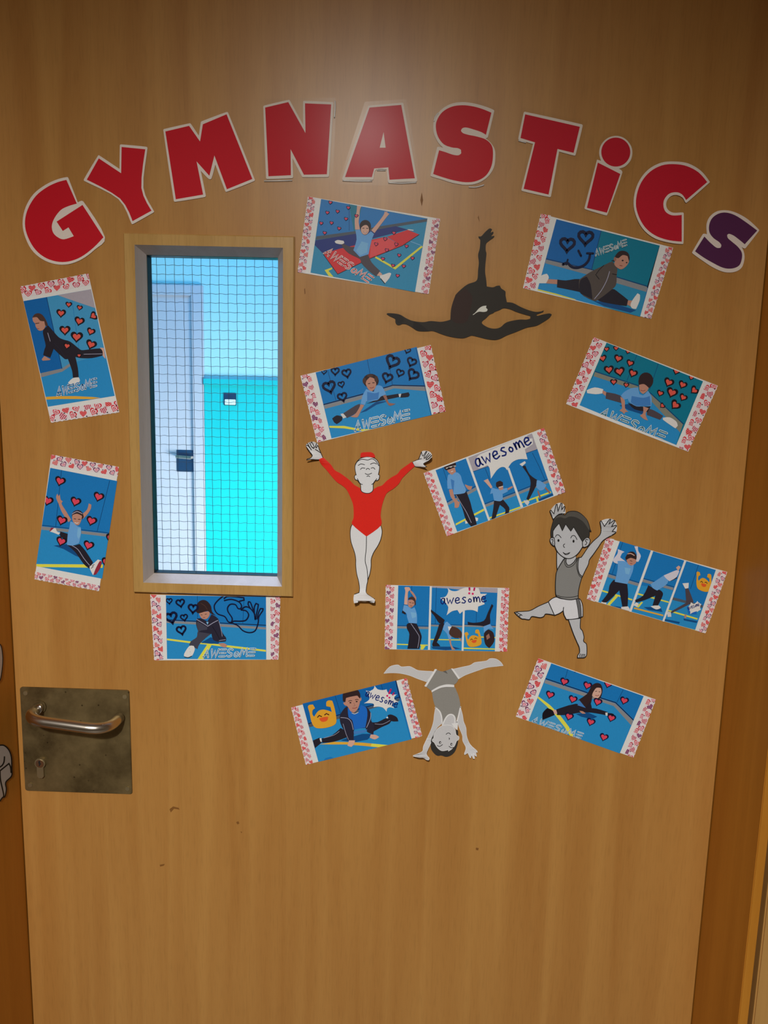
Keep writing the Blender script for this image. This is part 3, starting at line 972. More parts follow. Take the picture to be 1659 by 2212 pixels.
for st in ("715 702 765 748 788 800 797 860 797 905", "805 925 840 848 875 803 915 790 950 808 966 850 960 900", "1036 695 1012 800 988 890"):
    F.lines('vest_trim', [st], 18, WL)
F.part('strap', "920 905 1000 900 998 985 985 985 950 950", WL, thick=False)
F.part('hair', "660 1115 690 1050 720 990 770 950 800 1000 900 1000 975 985 1005 1000 1005 1130 990 1200 960 1270 910 1315 850 1332 790 1315 740 1318 690 1280 655 1215", ink((48, 46, 43), .55), label='dark grey hair')
hd_ = F.part('head', "690 1100 700 1040 740 975 800 935 860 925 920 935 965 980 980 1050 1015 1075 1012 1110 985 1130 960 1190 920 1235 880 1260 885 1240 800 1255 740 1215 700 1150 675 1130 678 1105", SK2, 6, WL)
F.lines('face_lines', ["738 1188 770 1198 805 1175", "888 1198 920 1217 945 1212", "852 1045 868 1030 890 1028 907 1045", "888 1090 895 1100 890 1110"], 8, parent=hd_, dots=((775, 1150, 14, 18), (920, 1172, 14, 18)))
F.lines('eye_highlight', [], 1, WL, hd_, ((778, 1152, 6, 9), (923, 1174, 6, 9)))

# two cut-outs stuck on the left lining, seen at a slant
def on_jamb(px, py, h=0.0):
    return unproj_x(px, py, XL + h)
cf = crop(0, 1360, 320, 1780)
JG = ink((176, 172, 172), .55)
F = Figure('lining_cutout', 'pale rounded paper cut-out with black outline higher on the door lining', cf, (-10, 400), None, 0.0009, None, up=on_jamb)
F.part('paper', "0 165 20 210 32 320 25 440 0 570 -60 600 -130 480 -150 340 -110 200 -50 140", JG, 11)
F = Figure('lining_cutout', 'outlined paper hand cut-out lower on the door lining beside the handle', cf, (30, 1600), None, 0.0009, None, up=on_jamb)
F.part('paper', "0 1295 50 1300 100 1350 128 1430 132 1560 130 1640 65 1710 72 1790 55 1870 30 1880 0 1920 -90 1900 -140 1700 -120 1400 -60 1310", JG, 15)
F.lines('fold_lines', ["50 1425 45 1480 25 1520 -10 1545", "-10 1590 100 1500 118 1540 124 1600", "0 1590 5 1680 40 1840 40 1875"], 15)

# ---------------------------------------------------------------- photo cards
PAPER = ink((208, 210, 206), 0.45)
TAPE = ink((216, 200, 202), 0.5)
K = {  # print inks
    'navy': ink((14, 20, 52), .45), 'black': ink((22, 18, 26), .45), 'coral': ink((222, 84, 72), .45), 'rose': ink((205, 66, 88), .45),
    'pink': ink((216, 66, 100), .45), 'wall': ink((24, 112, 178), .42), 'walll': ink((62, 142, 188), .42), 'wallt': ink((8, 112, 138), .42), 'walld': ink((14, 94, 162), .42),
    'floor': ink((38, 132, 190), .42), 'floord': ink((24, 104, 164), .42), 'floort': ink((40, 130, 170), .42), 'joint': ink((12, 62, 112), .45),
    'skirt': ink((128, 130, 134), .45), 'skirtd': ink((74, 84, 96), .45), 'skirtt': ink((122, 124, 112), .45), 'grey': ink((158, 152, 162), .45), 'yel': ink((218, 206, 74), .45),
    'ora': ink((212, 160, 56), .45), 'skin': ink((176, 128, 110), .45), 'skinl': ink((198, 158, 142), .45), 'skind': ink((142, 100, 88), .45), 'hair': ink((46, 32, 34), .45), 'hairb': ink((70, 48, 42), .45),
    'shirt': ink((96, 152, 206), .45), 'shirtd': ink((60, 118, 182), .45), 'shirtb': ink((26, 98, 186), .45), 'shirtl': ink((114, 168, 214), .45), 'pants': ink((34, 30, 40), .45), 'pantsg': ink((72, 64, 72), .45), 'jack': ink((78, 70, 66), .45),
    'jackb': ink((38, 36, 52), .45), 'jackg': ink((62, 62, 76), .45), 'white': ink((208, 206, 204), .45), 'sock': ink((196, 196, 196), .45), 'redmat': ink((196, 40, 46), .42), 'redmatl': ink((208, 72, 76), .42), 'navymat': ink((18, 40, 112), .42), 'sole': ink((140, 40, 56), .45), 'stripe': ink((150, 150, 172), .45), 'emoji': ink((238, 152, 44), .45), 'mouth': ink((214, 84, 40), .45),
    'ink': ink((14, 34, 108), .45), 'mag': ink((200, 36, 100), .45), 'shade': ink((14, 72, 128), .45), 'lip': ink((140, 64, 60), .45), 'brown': ink((70, 30, 24), .45), 'sleeve': ink((196, 194, 206), .45)}
T_RED, T_PINK, T_PURP, T_DARK, T_LIGHT, T_CRIM, T_SALM = ink((198, 34, 48)), ink((214, 96, 120)), ink((112, 36, 88)), ink((54, 24, 42)), ink((232, 190, 196)), ink((176, 34, 62)), ink((232, 132, 130))


def heart(cx, cy, s, ang=0.0, n=22):
    """Heart outline about s across; ang in degrees turns it clockwise in the picture."""
    o = []
    ca, sa = math.cos(math.radians(ang)), math.sin(math.radians(ang))
    for i in range(n):
        t = 6.28318 * i / n
        x = 16 * math.sin(t) ** 3 / 32.0 * s
        y = -(13 * math.cos(t) - 5 * math.cos(2 * t) - 2 * math.cos(3 * t) - math.cos(4 * t) + 2.5) / 32.0 * s
        o.append((cx + x * ca - y * sa, cy + x * sa + y * ca))
    return o


def inside(p, q):
    r = False
    for i in range(len(q)):
        a, b = q[i - 1], q[i]
        if (a[1] > p[1]) != (b[1] > p[1]) and p[0] < a[0] + (p[1] - a[1]) * (b[0] - a[0]) / (b[1] - a[1]):
            r = not r
    return r


def stripes(A, q, ang, gap, w, mt, lv):
    """Thin bars across the outline q."""
    ca, sa = math.cos(math.radians(ang)), math.sin(math.radians(ang))
    rot = [(x * ca + y * sa, -x * sa + y * ca) for x, y in q]
    y0, y1 = min(p[1] for p in rot), max(p[1] for p in rot)
    y = y0 + gap * 0.5
    while y < y1:
        xs = []
        for i in range(len(rot)):
            a, b = rot[i - 1], rot[i]
            if (a[1] > y) != (b[1] > y):
                xs.append(a[0] + (y - a[1]) * (b[0] - a[0]) / (b[1] - a[1]))
        xs.sort()
        for a, b in zip(xs[::2], xs[1::2]):
            A.poly([(x * ca - yy * sa, x * sa + yy * ca) for x, yy in ((a, y - w / 2), (b, y - w / 2), (b, y + w / 2), (a, y + w / 2))], mt, lv)
        y += gap


def motif(A, kind, x, y, s, ang):
    q = heart(x, y, s, ang, 16)
    if kind == 'sr':
        A.poly(q, T_RED, 1)
        stripes(A, q, ang, s * .2, s * .08, T_SALM, 2)
    elif kind == 'sp':
        A.poly(q, T_CRIM, 1)
        stripes(A, q, ang + 90, s * .2, s * .09, T_LIGHT, 2)
    elif kind in ('dp', 'du'):
        A.poly(q, T_SALM if kind == 'dp' else T_PURP, 1)
        d = T_CRIM if kind == 'dp' else T_LIGHT
        for i in range(-2, 3):
            for j in range(-2, 3):
                p = (x + (i + .5 * (j % 2)) * s * .25, y + j * s * .22)
                if inside(p, q):
                    A.poly(circle(p[0], p[1], s * .062, n=6), d, 2)
    else:
        c = {'or': T_RED, 'ou': T_PURP, 'oc': T_CRIM}[kind]
        A.poly(q, c, 1)
        A.poly(heart(x, y, s * .72, ang, 14), T_LIGHT, 2)
        A.poly(heart(x, y, s * .44, ang, 12), T_PINK if kind != 'or' else T_RED, 3)
        A.poly(heart(x, y, s * .2, ang, 10), T_LIGHT, 4)


TAPES = (['sr', 'ou', 'dp', 'ou'], ['oc', 'du', 'or', 'sp'], ['or', 'sr', 'or', 'oc'], ['or', 'sp', 'or', 'sr'])


def tape(card, quad, variant, seed):
    """Decorated sticky tape: quad = outer edge a, b then inner edge b, a, in pixels."""
    rnd = random.Random(seed)
    a0, b0, b1, a1 = [Vector(p) for p in quad]
    L = ((b0 - a0).length + (b1 - a1).length) / 2
    W = ((a1 - a0).length + (b1 - b0).length) / 2
    n = max(8, int(L / 4))
    edge = []
    nrm = (a0 - a1).normalized()
    for i in range(n + 1):                       # pinked outer edge
        p = a0.lerp(b0, i / n) + nrm * (0.9 * math.sin(i * 2.4 + seed) if 0 < i < n else 0)
        edge.append((p.x, p.y))
    A = Art(0.00075)
    A.slab(edge + [tuple(b1), tuple(a1)], TAPE, 0.0006)
    strip = A.build('tape_strip', card, card)
    A = Art(0.00075, [tuple(a0), tuple(a1), tuple(b1), tuple(b0)])
    seq = TAPES[variant % 4]
    step = W * 0.86
    k = int(L / step) + 2
    for i in range(k):
        u = (i + .15) * step / L
        for v, j in ((0.30, 0), (0.80, 2)):
            uu = u + (0.5 * step / L if j else 0)
            p = a0.lerp(b0, uu).lerp(a1.lerp(b1, uu), v + rnd.uniform(-.06, .06))
            motif(A, seq[(i + j) % 4], p.x, p.y, W * rnd.uniform(.60, .72), rnd.choice((-25, 0, 20, 35)))
        for v in (.05, .52):
            uu = u + 0.27 * step / L
            p = a0.lerp(b0, uu).lerp(a1.lerp(b1, uu), v + rnd.uniform(0, .1))
            A.poly(heart(p.x, p.y, W * .15, rnd.uniform(-40, 40), 10), rnd.choice((T_DARK, T_DARK, T_CRIM)), 1)
    A.build('heart_pattern', strip, card)


GLYPH = {'A': ["0 0 50 100 88 0", "22 35 74 35"], 'W': ["0 100 20 0 50 78 74 0 100 100"], 'E': ["0 4 100 4", "0 50 100 50", "0 96 100 96"],
         'S': ["92 88 60 100 20 90 14 66 45 52 82 40 86 14 50 0 8 12"], 'O': ["50 70 84 58 92 30 72 4 40 2 14 18 14 46 34 66 50 70"], 'M': ["0 0 14 100 50 34 84 100 100 0"],
         'a': ["78 92 40 98 10 66 10 24 34 4 62 28 80 92 78 30 100 2"], 'w': ["0 96 16 6 46 66 66 4 100 96"], 'e': ["8 46 78 56 82 84 50 98 14 74 10 28 40 2 96 20"],
         's': ["84 92 46 98 22 74 52 50 78 30 56 2 8 8"], 'o': ["46 84 78 62 76 26 46 12 18 28 16 62 46 84"], 'm': ["4 92 10 4 16 72 36 92 48 66 50 8 58 70 80 92 92 64 100 2"]}


def write(A, word, p, q, hgt, mt, width, lv, gap=0.22, slant=0.0, wide=None, caps=None, flat=None):
    """Hand lettering along the baseline p -> q (pixels), hgt high."""
    d = Vector((q[0] - p[0], q[1] - p[1]))
    n = len(word)
    ws = [1.0 if c in 'WMwm' else (0.62 if c in 'oO' else 0.78) for c in word]
    unit = d.length / (sum(ws) + gap * (n - 1))
    e = d.normalized()
    up = Vector((e.y, -e.x))
    x = 0.0
    for c, w in zip(word, ws):
        for st in GLYPH[c]:
            pts = S(st)
            if len(pts) > 5:
                pts = smooth(pts, 3, False)
            line = []
            for gx, gy in pts:
                s = (c == 'O' or c == 'o') and 0.8 or 1.0
                v = Vector(p) + e * (x + gx / 100 * w * unit + slant * gy / 100 * hgt) + up * (gy / 100 * hgt * s)
                line.append((v.x, v.y))
            A.stroke(line, width, mt, lv)
        x += (w + gap) * unit


class Card:
    def __init__(self, label, cf, sheet, tapes, photos, variant):
        self.cf = cf
        sh = cf(S(sheet))
        c = (sum(p[0] for p in sh) / 4, sum(p[1] for p in sh) / 4)
        self.root = thing('photo_card', label, 'photo card', c[0], c[1], 'photo cards taped round the door')
        A = Art(0.00058)
        A.slab(sh, PAPER, 0.0002)
        A.build('card_sheet', self.root, self.root)
        for i, t in enumerate(tapes):
            tape(self.root, cf(S(t)), variant + i, int(c[0] + i * 7))
        self.clip = None
        self.photos = []
        for q in photos:
            self.photos.append(cf(S(q)))
        self.kids = 0

    def photo(self, i, base, items):
        """Printed picture: base colour plus flat areas (colour, outline)."""
        q = self.photos[i]
        A = Art(0.00060, q)
        A.poly(q, K[base], 0)
        lv = 1
        for it in items:
            if it[0] == 'line':
                A.stroke(self.cf(S(it[2])), it[3] * self.cf.k, K[it[1]], lv)
            else:
                A.poly(self.cf(S(it[1])), K[it[0]], lv)
            lv += 1
        self.pic = A.build('photograph', self.root, self.root)
        self.clip = q
        self.top = lv
        return self

    def child(self, items, parent_clip=None):
        A = Art(0.00060, self.clip)
        lv = self.top + 1
        for it in items:
            if it[0] == 'line':
                A.stroke(smooth(self.cf(S(it[2])), 3, False), it[3] * self.cf.k, K[it[1]], lv)
            elif it[0] == 'oval':
                x, y, rx, ry = it[2:6]
                A.poly(self.cf(circle(x, y, rx, ry, 18)), K[it[1]], lv)
            else:
                A.poly(smooth(self.cf(S(it[1])), 3, True, 58), K[it[0]], lv)
            lv += 1
        A.build('printed_child', self.pic, self.root)
        self.high = max(getattr(self, 'high', 0), lv)
        return self

    def hearts(self, lst, fill, line, ang=0, lw=0.13):
        """Printed hearts: x, y, size; fill None = outline only."""
        lv = max(getattr(self, 'high', 0), self.top) + 1
        k = self.cf.k
        for h in lst:
            a = ang + (h[3] if len(h) > 3 else 0)
            x, y = self.cf([(h[0], h[1])])[0]
            A = Art(0.00060, self.clip)
            q = heart(x, y, h[2] * k, a)
            if fill:
                A.poly(heart(x, y, h[2] * k * 1.12, a), K[line], lv)
                A.poly(heart(x, y, h[2] * k * (1 - 2.0 * lw), a), K[fill], lv + 1)
            else:
                A.stroke(q, h[2] * k * lw, K[line], lv, True)
            A.build('printed_heart', self.pic, self.root)
        self.high = lv + 2
        return self

    def awesome(self, p, q, h, inner, outer='white', wo=0.27, wi=0.11, slant=0.22):
        lv = max(getattr(self, 'high', 0), self.top) + 1
        A = Art(0.00060, self.clip)
        k = self.cf.k
        a, b = self.cf([p])[0], self.cf([q])[0]
        write(A, 'AWESOME', a, b, h * k, K[outer], h * wo * k, lv, 0.26, slant)
        write(A, 'AWESOME', a, b, h * k, K[inner], h * wi * k, lv + 1, 0.26, slant)
        A.build('lettering', self.pic, self.root)
        self.high = lv + 2
        return self

    def shape(self, name, items, sm=3, corner=58):
        lv = max(getattr(self, 'high', 0), self.top) + 1
        A = Art(0.00060, self.clip)
        for it in items:
            if it[0] == 'line':
                A.stroke(smooth(self.cf(S(it[2])), 4, False), it[3] * self.cf.k, K[it[1]], lv)
            elif it[0] == 'text':
                a, b = self.cf([it[2]])[0], self.cf([it[3]])[0]
                write(A, it[5] if len(it) > 5 else 'awesome', a, b, it[4] * self.cf.k, K[it[1]], it[4] * 0.19 * self.cf.k, lv, 0.2)
            elif it[0] == 'oval':
                x, y, rx, ry = it[2:6]
                A.poly(self.cf(circle(x, y, rx, ry, 14)), K[it[1]], lv)
            else:
                A.poly(smooth(self.cf(S(it[1])), sm, True, corner), K[it[0]], lv)
            lv += 1
        A.build(name, self.pic, self.root)
        self.high = lv + 1
        return self

    def bars(self, lst):
        A = Art(0.00060 + 16 * LV)
        for b in lst:
            A.poly(self.cf(S(b)), PAPER, 0)
            A.build('white_bar', self.root, self.root)
            A = Art(0.00060 + 16 * LV)
        return self


def spikes(pts):
    """Spiky speech-burst outline: arcs sagging inwards between the points."""
    P = S(pts)
    c = Vector((sum(p[0] for p in P) / len(P), sum(p[1] for p in P) / len(P)))
    o = []
    for i, p in enumerate(P):
        q = P[(i + 1) % len(P)]
        a, b = Vector(p), Vector(q)
        m_ = (a + b) / 2
        m_ = m_ + (c - m_) * 0.16
        for t in (0, .25, .5, .75):
            v = a * (1 - t) ** 2 + m_ * 2 * t * (1 - t) + b * t * t
            o += ['%.1f %.1f' % (v.x, v.y)]
    return ' '.join(o)


EMO = [('emoji', "250 400 265 375 310 370 335 415 305 440 305 490 325 515 370 450 430 430 500 445 535 460 520 400 470 390 470 340 500 320 540 325 565 400 588 520 580 600 500 640 400 655 330 640 290 570 270 470"),
       ('line', 'brown', "365 522 385 500 412 514", 12), ('line', 'brown', "450 494 470 478 499 492", 12), ('mouth', "385 535 440 520 492 515 480 560 430 578 395 560")]


def emoji(m_):
    """The raised-hands face moved by the affine map m_ = (a, b, c, d, e, f)."""
    a, b, c, d, e, f = m_
    out = []
    for it in EMO:
        it = list(it)
        i = 2 if it[0] == 'line' else 1
        it[i] = ' '.join('%.1f %.1f' % (a * x + b * y + c, d * x + e * y + f) for x, y in S(it[i]))
        if it[0] == 'line':
            it[3] *= math.sqrt(abs(a * e - b * d))
        out.append(tuple(it))
    return out


# 1 - child balancing on one leg, upright card
c = Card('tall photo card of a child in dark tracksuit balancing on one leg', crop(0, 560, 300, 940), "240 328 1055 170 1425 1828 608 1950",
         ["240 328 1055 170 1084 305 268 458", "612 1952 1426 1828 1388 1692 578 1805"], ["280 500 1088 358 1370 1632 572 1762"], 2)
c.photo(0, 'walll', [('walld', "280 500 555 455 740 1310 470 1380"), ('grey', "690 430 1090 358 1142 585 860 490"), ('floor', "470 1375 740 1315 860 1240 1250 1130 1370 1632 572 1762"), ('skirt', "470 1365 740 1305 850 1232 862 1262 745 1342 485 1412"),
                     ('line', 'joint', "557 455 740 1305", 8), ('line', 'wall', "860 490 940 1060", 4), ('ora', "545 1645 700 1635 900 1635 1100 1645 1200 1655 1100 1672 900 1670 700 1670 550 1677")])
c.child([('skinl', "1195 1055 1240 1060 1262 1190 1225 1150"), ('white', "870 1420 940 1410 955 1445 940 1470 830 1495 812 1475"), ('skin', "530 1155 605 1195 590 1205 510 1212 498 1195"),
         ('pants', "575 790 620 840 700 930 760 960 840 985 960 1080 1000 1085 1190 1065 1225 1100 1225 1150 1100 1180 960 1180 900 1165 930 1300 940 1410 870 1415 860 1330 810 1190 770 1190 640 1070 625 1110 600 1175 515 1145 530 1080 545 1030 520 920 515 850"),
         ('skin', "388 700 430 680 480 720 530 745 545 790 520 840 480 855 450 840 425 800 420 770 395 740"), ('hairb', "385 700 410 660 455 645 500 660 540 710 570 780 560 800 540 790 530 740 480 735 440 692"), ('line', 'hair', "425 768 465 762", 8), ('line', 'lip', "440 828 465 832", 6),
         ('line', 'stripe', "570 880 600 980", 7), ('line', 'stripe', "1000 1135 1220 1130", 6), ('line', 'jackb', "640 1000 720 1080 780 1180", 6)])
c.hearts([(820, 545, 72, 5), (950, 582, 66, 12), (728, 650, 105, 5), (1110, 680, 95, 60), (945, 745, 112, 15), (775, 855, 120), (915, 935, 135, 5), (1083, 868, 95, 20), (1085, 1025, 120, 20), (800, 1040, 84, 10), (945, 1152, 52)], 'coral', 'black', 0, 0.15)
c.awesome((685, 1630), (1150, 1515), 92, 'wall')

# 2 - child in a high lunge with arms up
c = Card('tall photo card of a smiling child in a split with both arms up', crop(0, 940, 300, 1320), "612 232 1420 380 1182 1862 414 1720",
         ["612 232 1420 380 1406 492 600 348", "412 1722 1182 1862 1198 1800 420 1630"], ["600 390 1400 548 1220 1715 430 1565"], 0)
c.photo(0, 'wall', [('floor', "495 1120 820 1150 1300 1205 1220 1715 430 1565"), ('skirt', "500 1090 820 1125 1300 1180 1295 1215 820 1160 497 1130"), ('line', 'joint', "500 1076 820 1112 1300 1168", 8),
                    ('line', 'joint', "735 410 665 1090", 6), ('line', 'joint', "1310 545 1160 1150", 6), ('yel', "435 1540 1230 1545 1225 1585 432 1575"), ('shade', "640 1320 800 1300 1000 1480 900 1440 760 1360")])
c.child([('skin', "670 745 685 700 700 730 715 705 725 770 750 790 735 820 790 910 850 1010 820 1040 740 920 700 820"), ('skin', "1060 815 1090 830 1085 880 1040 950 990 1000 980 950 1040 890"), ('pants', "720 1150 815 1180 805 1265 720 1210"), ('white', "590 1150 620 1105 670 1115 680 1150 720 1165 700 1190 640 1165"), ('sole', "590 1150 610 1105 650 1105 600 1150"),
         ('hair', "860 940 890 905 940 895 985 925 1000 980 970 1010 900 1010 865 990"), ('skin', "865 955 920 938 980 965 970 1020 945 1070 915 1075 880 1045 862 1000"), ('line', 'stripe', "862 942 920 912 982 940", 9), ('line', 'hair', "885 998 905 1002", 8), ('line', 'hair', "935 1006 958 1006", 8), ('line', 'white', "895 1045 918 1053 938 1046", 8),
         ('shirt', "840 1030 880 1045 920 1085 965 1100 970 1170 945 1290 860 1320 800 1310 810 1180 830 1100"), ('shirtl', "930 1110 962 1110 965 1180 940 1240 920 1200"), ('pants', "800 1310 870 1320 950 1300 1020 1380 1110 1520 1070 1595 1000 1540 900 1400"), ('line', 'stripe', "860 1320 930 1365 1000 1470 1070 1555", 7),
         ('white', "1070 1570 1120 1530 1170 1485 1210 1500 1205 1560 1160 1650 1110 1670 1075 1600"), ('sole', "1195 1500 1215 1510 1200 1580 1150 1660 1115 1668 1140 1600 1175 1530"), ('line', 'black', "1090 1590 1115 1570", 7), ('line', 'black', "1100 1565 1125 1545", 7)])
c.hearts([(715, 555, 118), (568, 790, 118), (900, 800, 118), (1175, 742, 118), (735, 1025, 118), (1090, 1030, 118), (730, 1275, 118), (1055, 1322, 118), (1322, 1240, 118), (1270, 1525, 118)], 'rose', 'black', 17, .12)

# 3 - child in a split on red and blue mats
c = Card('photo card of a child doing a split on red and blue mats', crop(630, 410, 960, 650), "178 72 1612 315 1487 1132 65 895",
         ["178 72 65 895 150 902 260 92", "1612 318 1487 1132 1400 1122 1532 306"], ["320 100 1475 312 1340 1110 205 900"], 0)
c.photo(0, 'wallt', [('wall', "320 100 620 155 680 470 265 520"), ('wall', "760 182 1475 315 1470 325 900 425 700 460"), ('floort', "260 540 690 470 1470 335 1340 1110 205 900"), ('skirtd', "270 505 680 450 900 405 1470 315 1470 345 900 440 680 482 260 545"),
                     ('navymat', "250 600 260 548 690 478 1130 395 1260 432 880 530 700 600 340 692"), ('redmat', "345 695 520 640 700 600 880 540 1020 510 1200 605 840 750 500 915"), ('redmatl', "860 560 1020 512 1150 580 1100 640 850 735"), ('redmat', "1035 510 1260 435 1385 485 1200 608"),
                     ('line', 'black', "342 698 500 916 840 752 1200 608 1385 487", 6), ('yel', "358 872 440 842 440 862 400 880 455 945 405 940"), ('yel', "915 722 1120 838 1410 606 1425 620 1125 866 903 738"), ('line', 'shirtl', "1290 560 1415 608", 8), ('line', 'white', "1265 432 1320 440", 10), ('line', 'joint', "625 160 625 440", 4)])
c.child([('skinl', "710 172 758 180 742 215 735 290 728 350 742 430 690 432 685 320 705 240"), ('skinl', "1000 270 1012 232 1025 245 1036 228 1040 250 1062 260 1040 285 990 350 900 470 865 440 950 340"), ('pantsg', "550 580 640 620 690 625 740 720 830 700 870 790 960 880 920 940 850 890 760 800 740 750 620 690 545 610"),
         ('white', "468 560 500 545 565 555 572 578 540 592 480 580"), ('skinl', "955 890 985 915 965 940 925 930"), ('white', "960 930 1000 920 1060 900 1082 910 1060 960 1015 1015 985 990 960 950"), ('line', 'black', "968 965 1012 1018", 8),
         ('oval', 'hair', 800, 393, 62, 66), ('shirt', "690 435 740 430 770 480 810 490 860 450 895 480 865 560 835 700 740 730 670 655 705 540"), ('shirtl', "760 560 830 580 820 680 745 712 700 660"), ('oval', 'skinl', 796, 432, 44, 56), ('hair', "745 430 755 380 800 355 845 380 850 430 838 395 800 382 765 400"),
         ('line', 'hair', "770 418 788 416", 7), ('line', 'hair', "812 418 830 420", 7), ('line', 'white', "780 460 800 467 820 460", 7), ('line', 'lip', "776 455 800 472 824 455", 3)])
c.hearts([(x, y, 42) for x, y in S("420 140 615 197 387 250 498 237 702 285 590 318 320 365 432 362 515 422 358 470 1110 470 1015 537 917 593 1135 595 1247 615 1033 658 1167 713 990 752 1312 745 1100 825 1217 832 1150 935")], 'pink', 'navy', 10, .12)
c.awesome((350, 690), (830, 1008), 82, 'redmat', wo=.26, wi=.1)

# 4 - child in dark jacket under the drawn smiley
c = Card('photo card with a heart-eyed smiley drawn above a child in a dark jacket', crop(1120, 450, 1460, 700), "236 58 1630 415 1396 1165 48 842",
         ["236 58 48 842 172 862 342 75", "1630 418 1396 1165 1312 1148 1558 402"], ["400 115 1490 393 1282 1142 200 862"], 3)
c.photo(0, 'walld', [('wallt', "873 235 1490 393 1365 835 770 652"), ('floor', "285 565 770 680 1350 865 1282 1142 200 862"), ('floort', "980 760 1350 870 1282 1142 900 1045"), ('skirt', "290 540 770 650 1362 830 1350 882 740 702 280 578"), ('line', 'joint', "873 232 770 650", 7), ('line', 'black', "1492 400 1360 832", 12), ('line', 'joint', "292 532 770 645 1362 822", 9), ('yel', "200 850 400 900 610 962 560 962 200 868"), ('shade', "790 975 1000 1000 1240 1075 1180 1100 900 1030")])
c.child([('skin', "300 745 412 752 408 800 290 790"), ('white', "215 790 240 710 300 690 320 730 290 790"), ('pants', "410 750 500 760 640 745 760 800 760 920 640 880 405 832"), ('pants', "790 940 980 850 1060 890 1160 970 1140 1030 1000 1010 860 980"),
         ('jack', "990 560 1040 630 1035 700 1030 800 990 850 830 970 780 970 650 890 640 750 760 670 880 610 960 570"), ('pants', "650 760 720 720 760 800 780 960 700 920 645 880"), ('skin', "1155 970 1205 972 1195 1040 1145 1015"), ('white', "1200 970 1255 895 1280 910 1278 970 1240 1060 1200 1055 1180 1020"),
         ('skin', "1015 560 1035 520 1090 490 1150 500 1168 550 1140 605 1090 642 1050 632 1012 595"), ('hair', "1005 545 1020 500 1060 455 1110 448 1155 470 1172 520 1165 560 1150 505 1100 492 1055 525 1030 520 1010 560 975 550"), ('oval', 'skind', 1018, 535, 14, 22), ('oval', 'hair', 1098, 550, 11, 8), ('oval', 'hair', 1140, 572, 8, 7), ('line', 'lip', "1070 602 1092 606", 7),
         ('line', 'stripe', "960 665 930 760 870 870 800 955", 7), ('line', 'black', "900 600 850 650 815 700 850 745", 6), ('line', 'black', "990 690 1035 700", 6)])
c.hearts([(515, 388, 150, 4), (708, 315, 152, 4)], None, 'navy', 0, .2)
c.shape('smiley_line', [('line', 'navy', "632 445 660 500", 22), ('line', 'navy', "470 590 515 575 560 615 620 625 690 600 740 545 755 478", 26), ('line', 'navy', "722 472 788 474", 20), ('line', 'navy', "520 540 505 590", 18)])
c.awesome((815, 500), (1140, 390), 62, 'wallt', wo=.25, wi=.09)

# 5 - curly-haired child, hollow hearts
c = Card('photo card of a curly-haired child in a split among black outlined hearts', crop(640, 735, 970, 965), "45 385 1455 52 1622 772 228 1112",
         ["45 385 228 1112 330 1085 155 362", "1460 50 1622 772 1490 803 1335 88"], ["210 350 1308 72 1472 812 382 1066"], 1)
c.photo(0, 'wall', [('floor', "300 715 740 605 1050 510 1412 530 1472 812 382 1066"), ('skirt', "300 705 740 590 1050 495 1410 505 1412 552 1060 522 740 632 310 745"), ('line', 'navy', "298 698 740 580 1050 488 1405 497", 10), ('line', 'joint', "770 205 800 360", 5), ('line', 'joint', "340 325 430 650", 5), ('line', 'joint', "995 160 1045 490", 5), ('line', 'joint', "1300 85 1465 812", 5), ('yel', "358 930 520 930 700 965 820 965 740 992 520 957 362 950"), ('shade', "690 790 870 668 1000 660 870 700 760 770")])
c.child([('pantsg', "500 800 640 710 690 690 692 725 650 790 550 845"), ('sock', "480 800 510 795 545 835 510 850"), ('pants', "390 850 440 815 500 830 495 870 440 910 410 890"), ('pants', "760 690 880 640 920 610 990 600 1110 580 1120 615 1000 640 900 660"), ('sock', "1110 585 1140 580 1140 612 1118 618"), ('pants', "1140 580 1220 565 1232 590 1215 615 1130 622"),
         ('skind', "940 600 975 595 1005 680 1080 690 1020 712 990 690"), ('skin', "700 695 738 705 700 770 670 830 640 838 588 830 640 800 680 740"), ('oval', 'hair', 810, 440, 86, 76), ('shirt', "760 530 800 545 840 560 870 490 930 500 975 590 920 610 880 650 760 665 745 705 700 690 720 600"), ('shirtd', "770 560 850 575 900 560 890 640 770 660"),
         ('skin', "755 450 800 400 850 420 868 480 850 530 820 555 785 535 760 490"), ('line', 'hair', "782 472 800 468", 8), ('line', 'hair', "828 462 848 462", 8), ('line', 'lip', "800 516 822 518 842 508", 7), ('oval', 'hairb', 740, 440, 20, 34), ('oval', 'hairb', 868, 420, 20, 34), ('oval', 'hairb', 800, 385, 34, 16)])
c.hearts([(300, 345, 54, 5), (422, 340, 84), (548, 362, 95, -12), (360, 512, 130, -16), (490, 482, 68, -14), (502, 620, 98, -16), (1040, 238, 140, 24), (1205, 112, 66, 20), (1250, 240, 98, 22), (986, 412, 108, 16), (1125, 358, 82, 20), (1262, 378, 118, 34)], None, 'navy', 0, .2)
c.awesome((640, 985), (1225, 850), 96, 'walll')

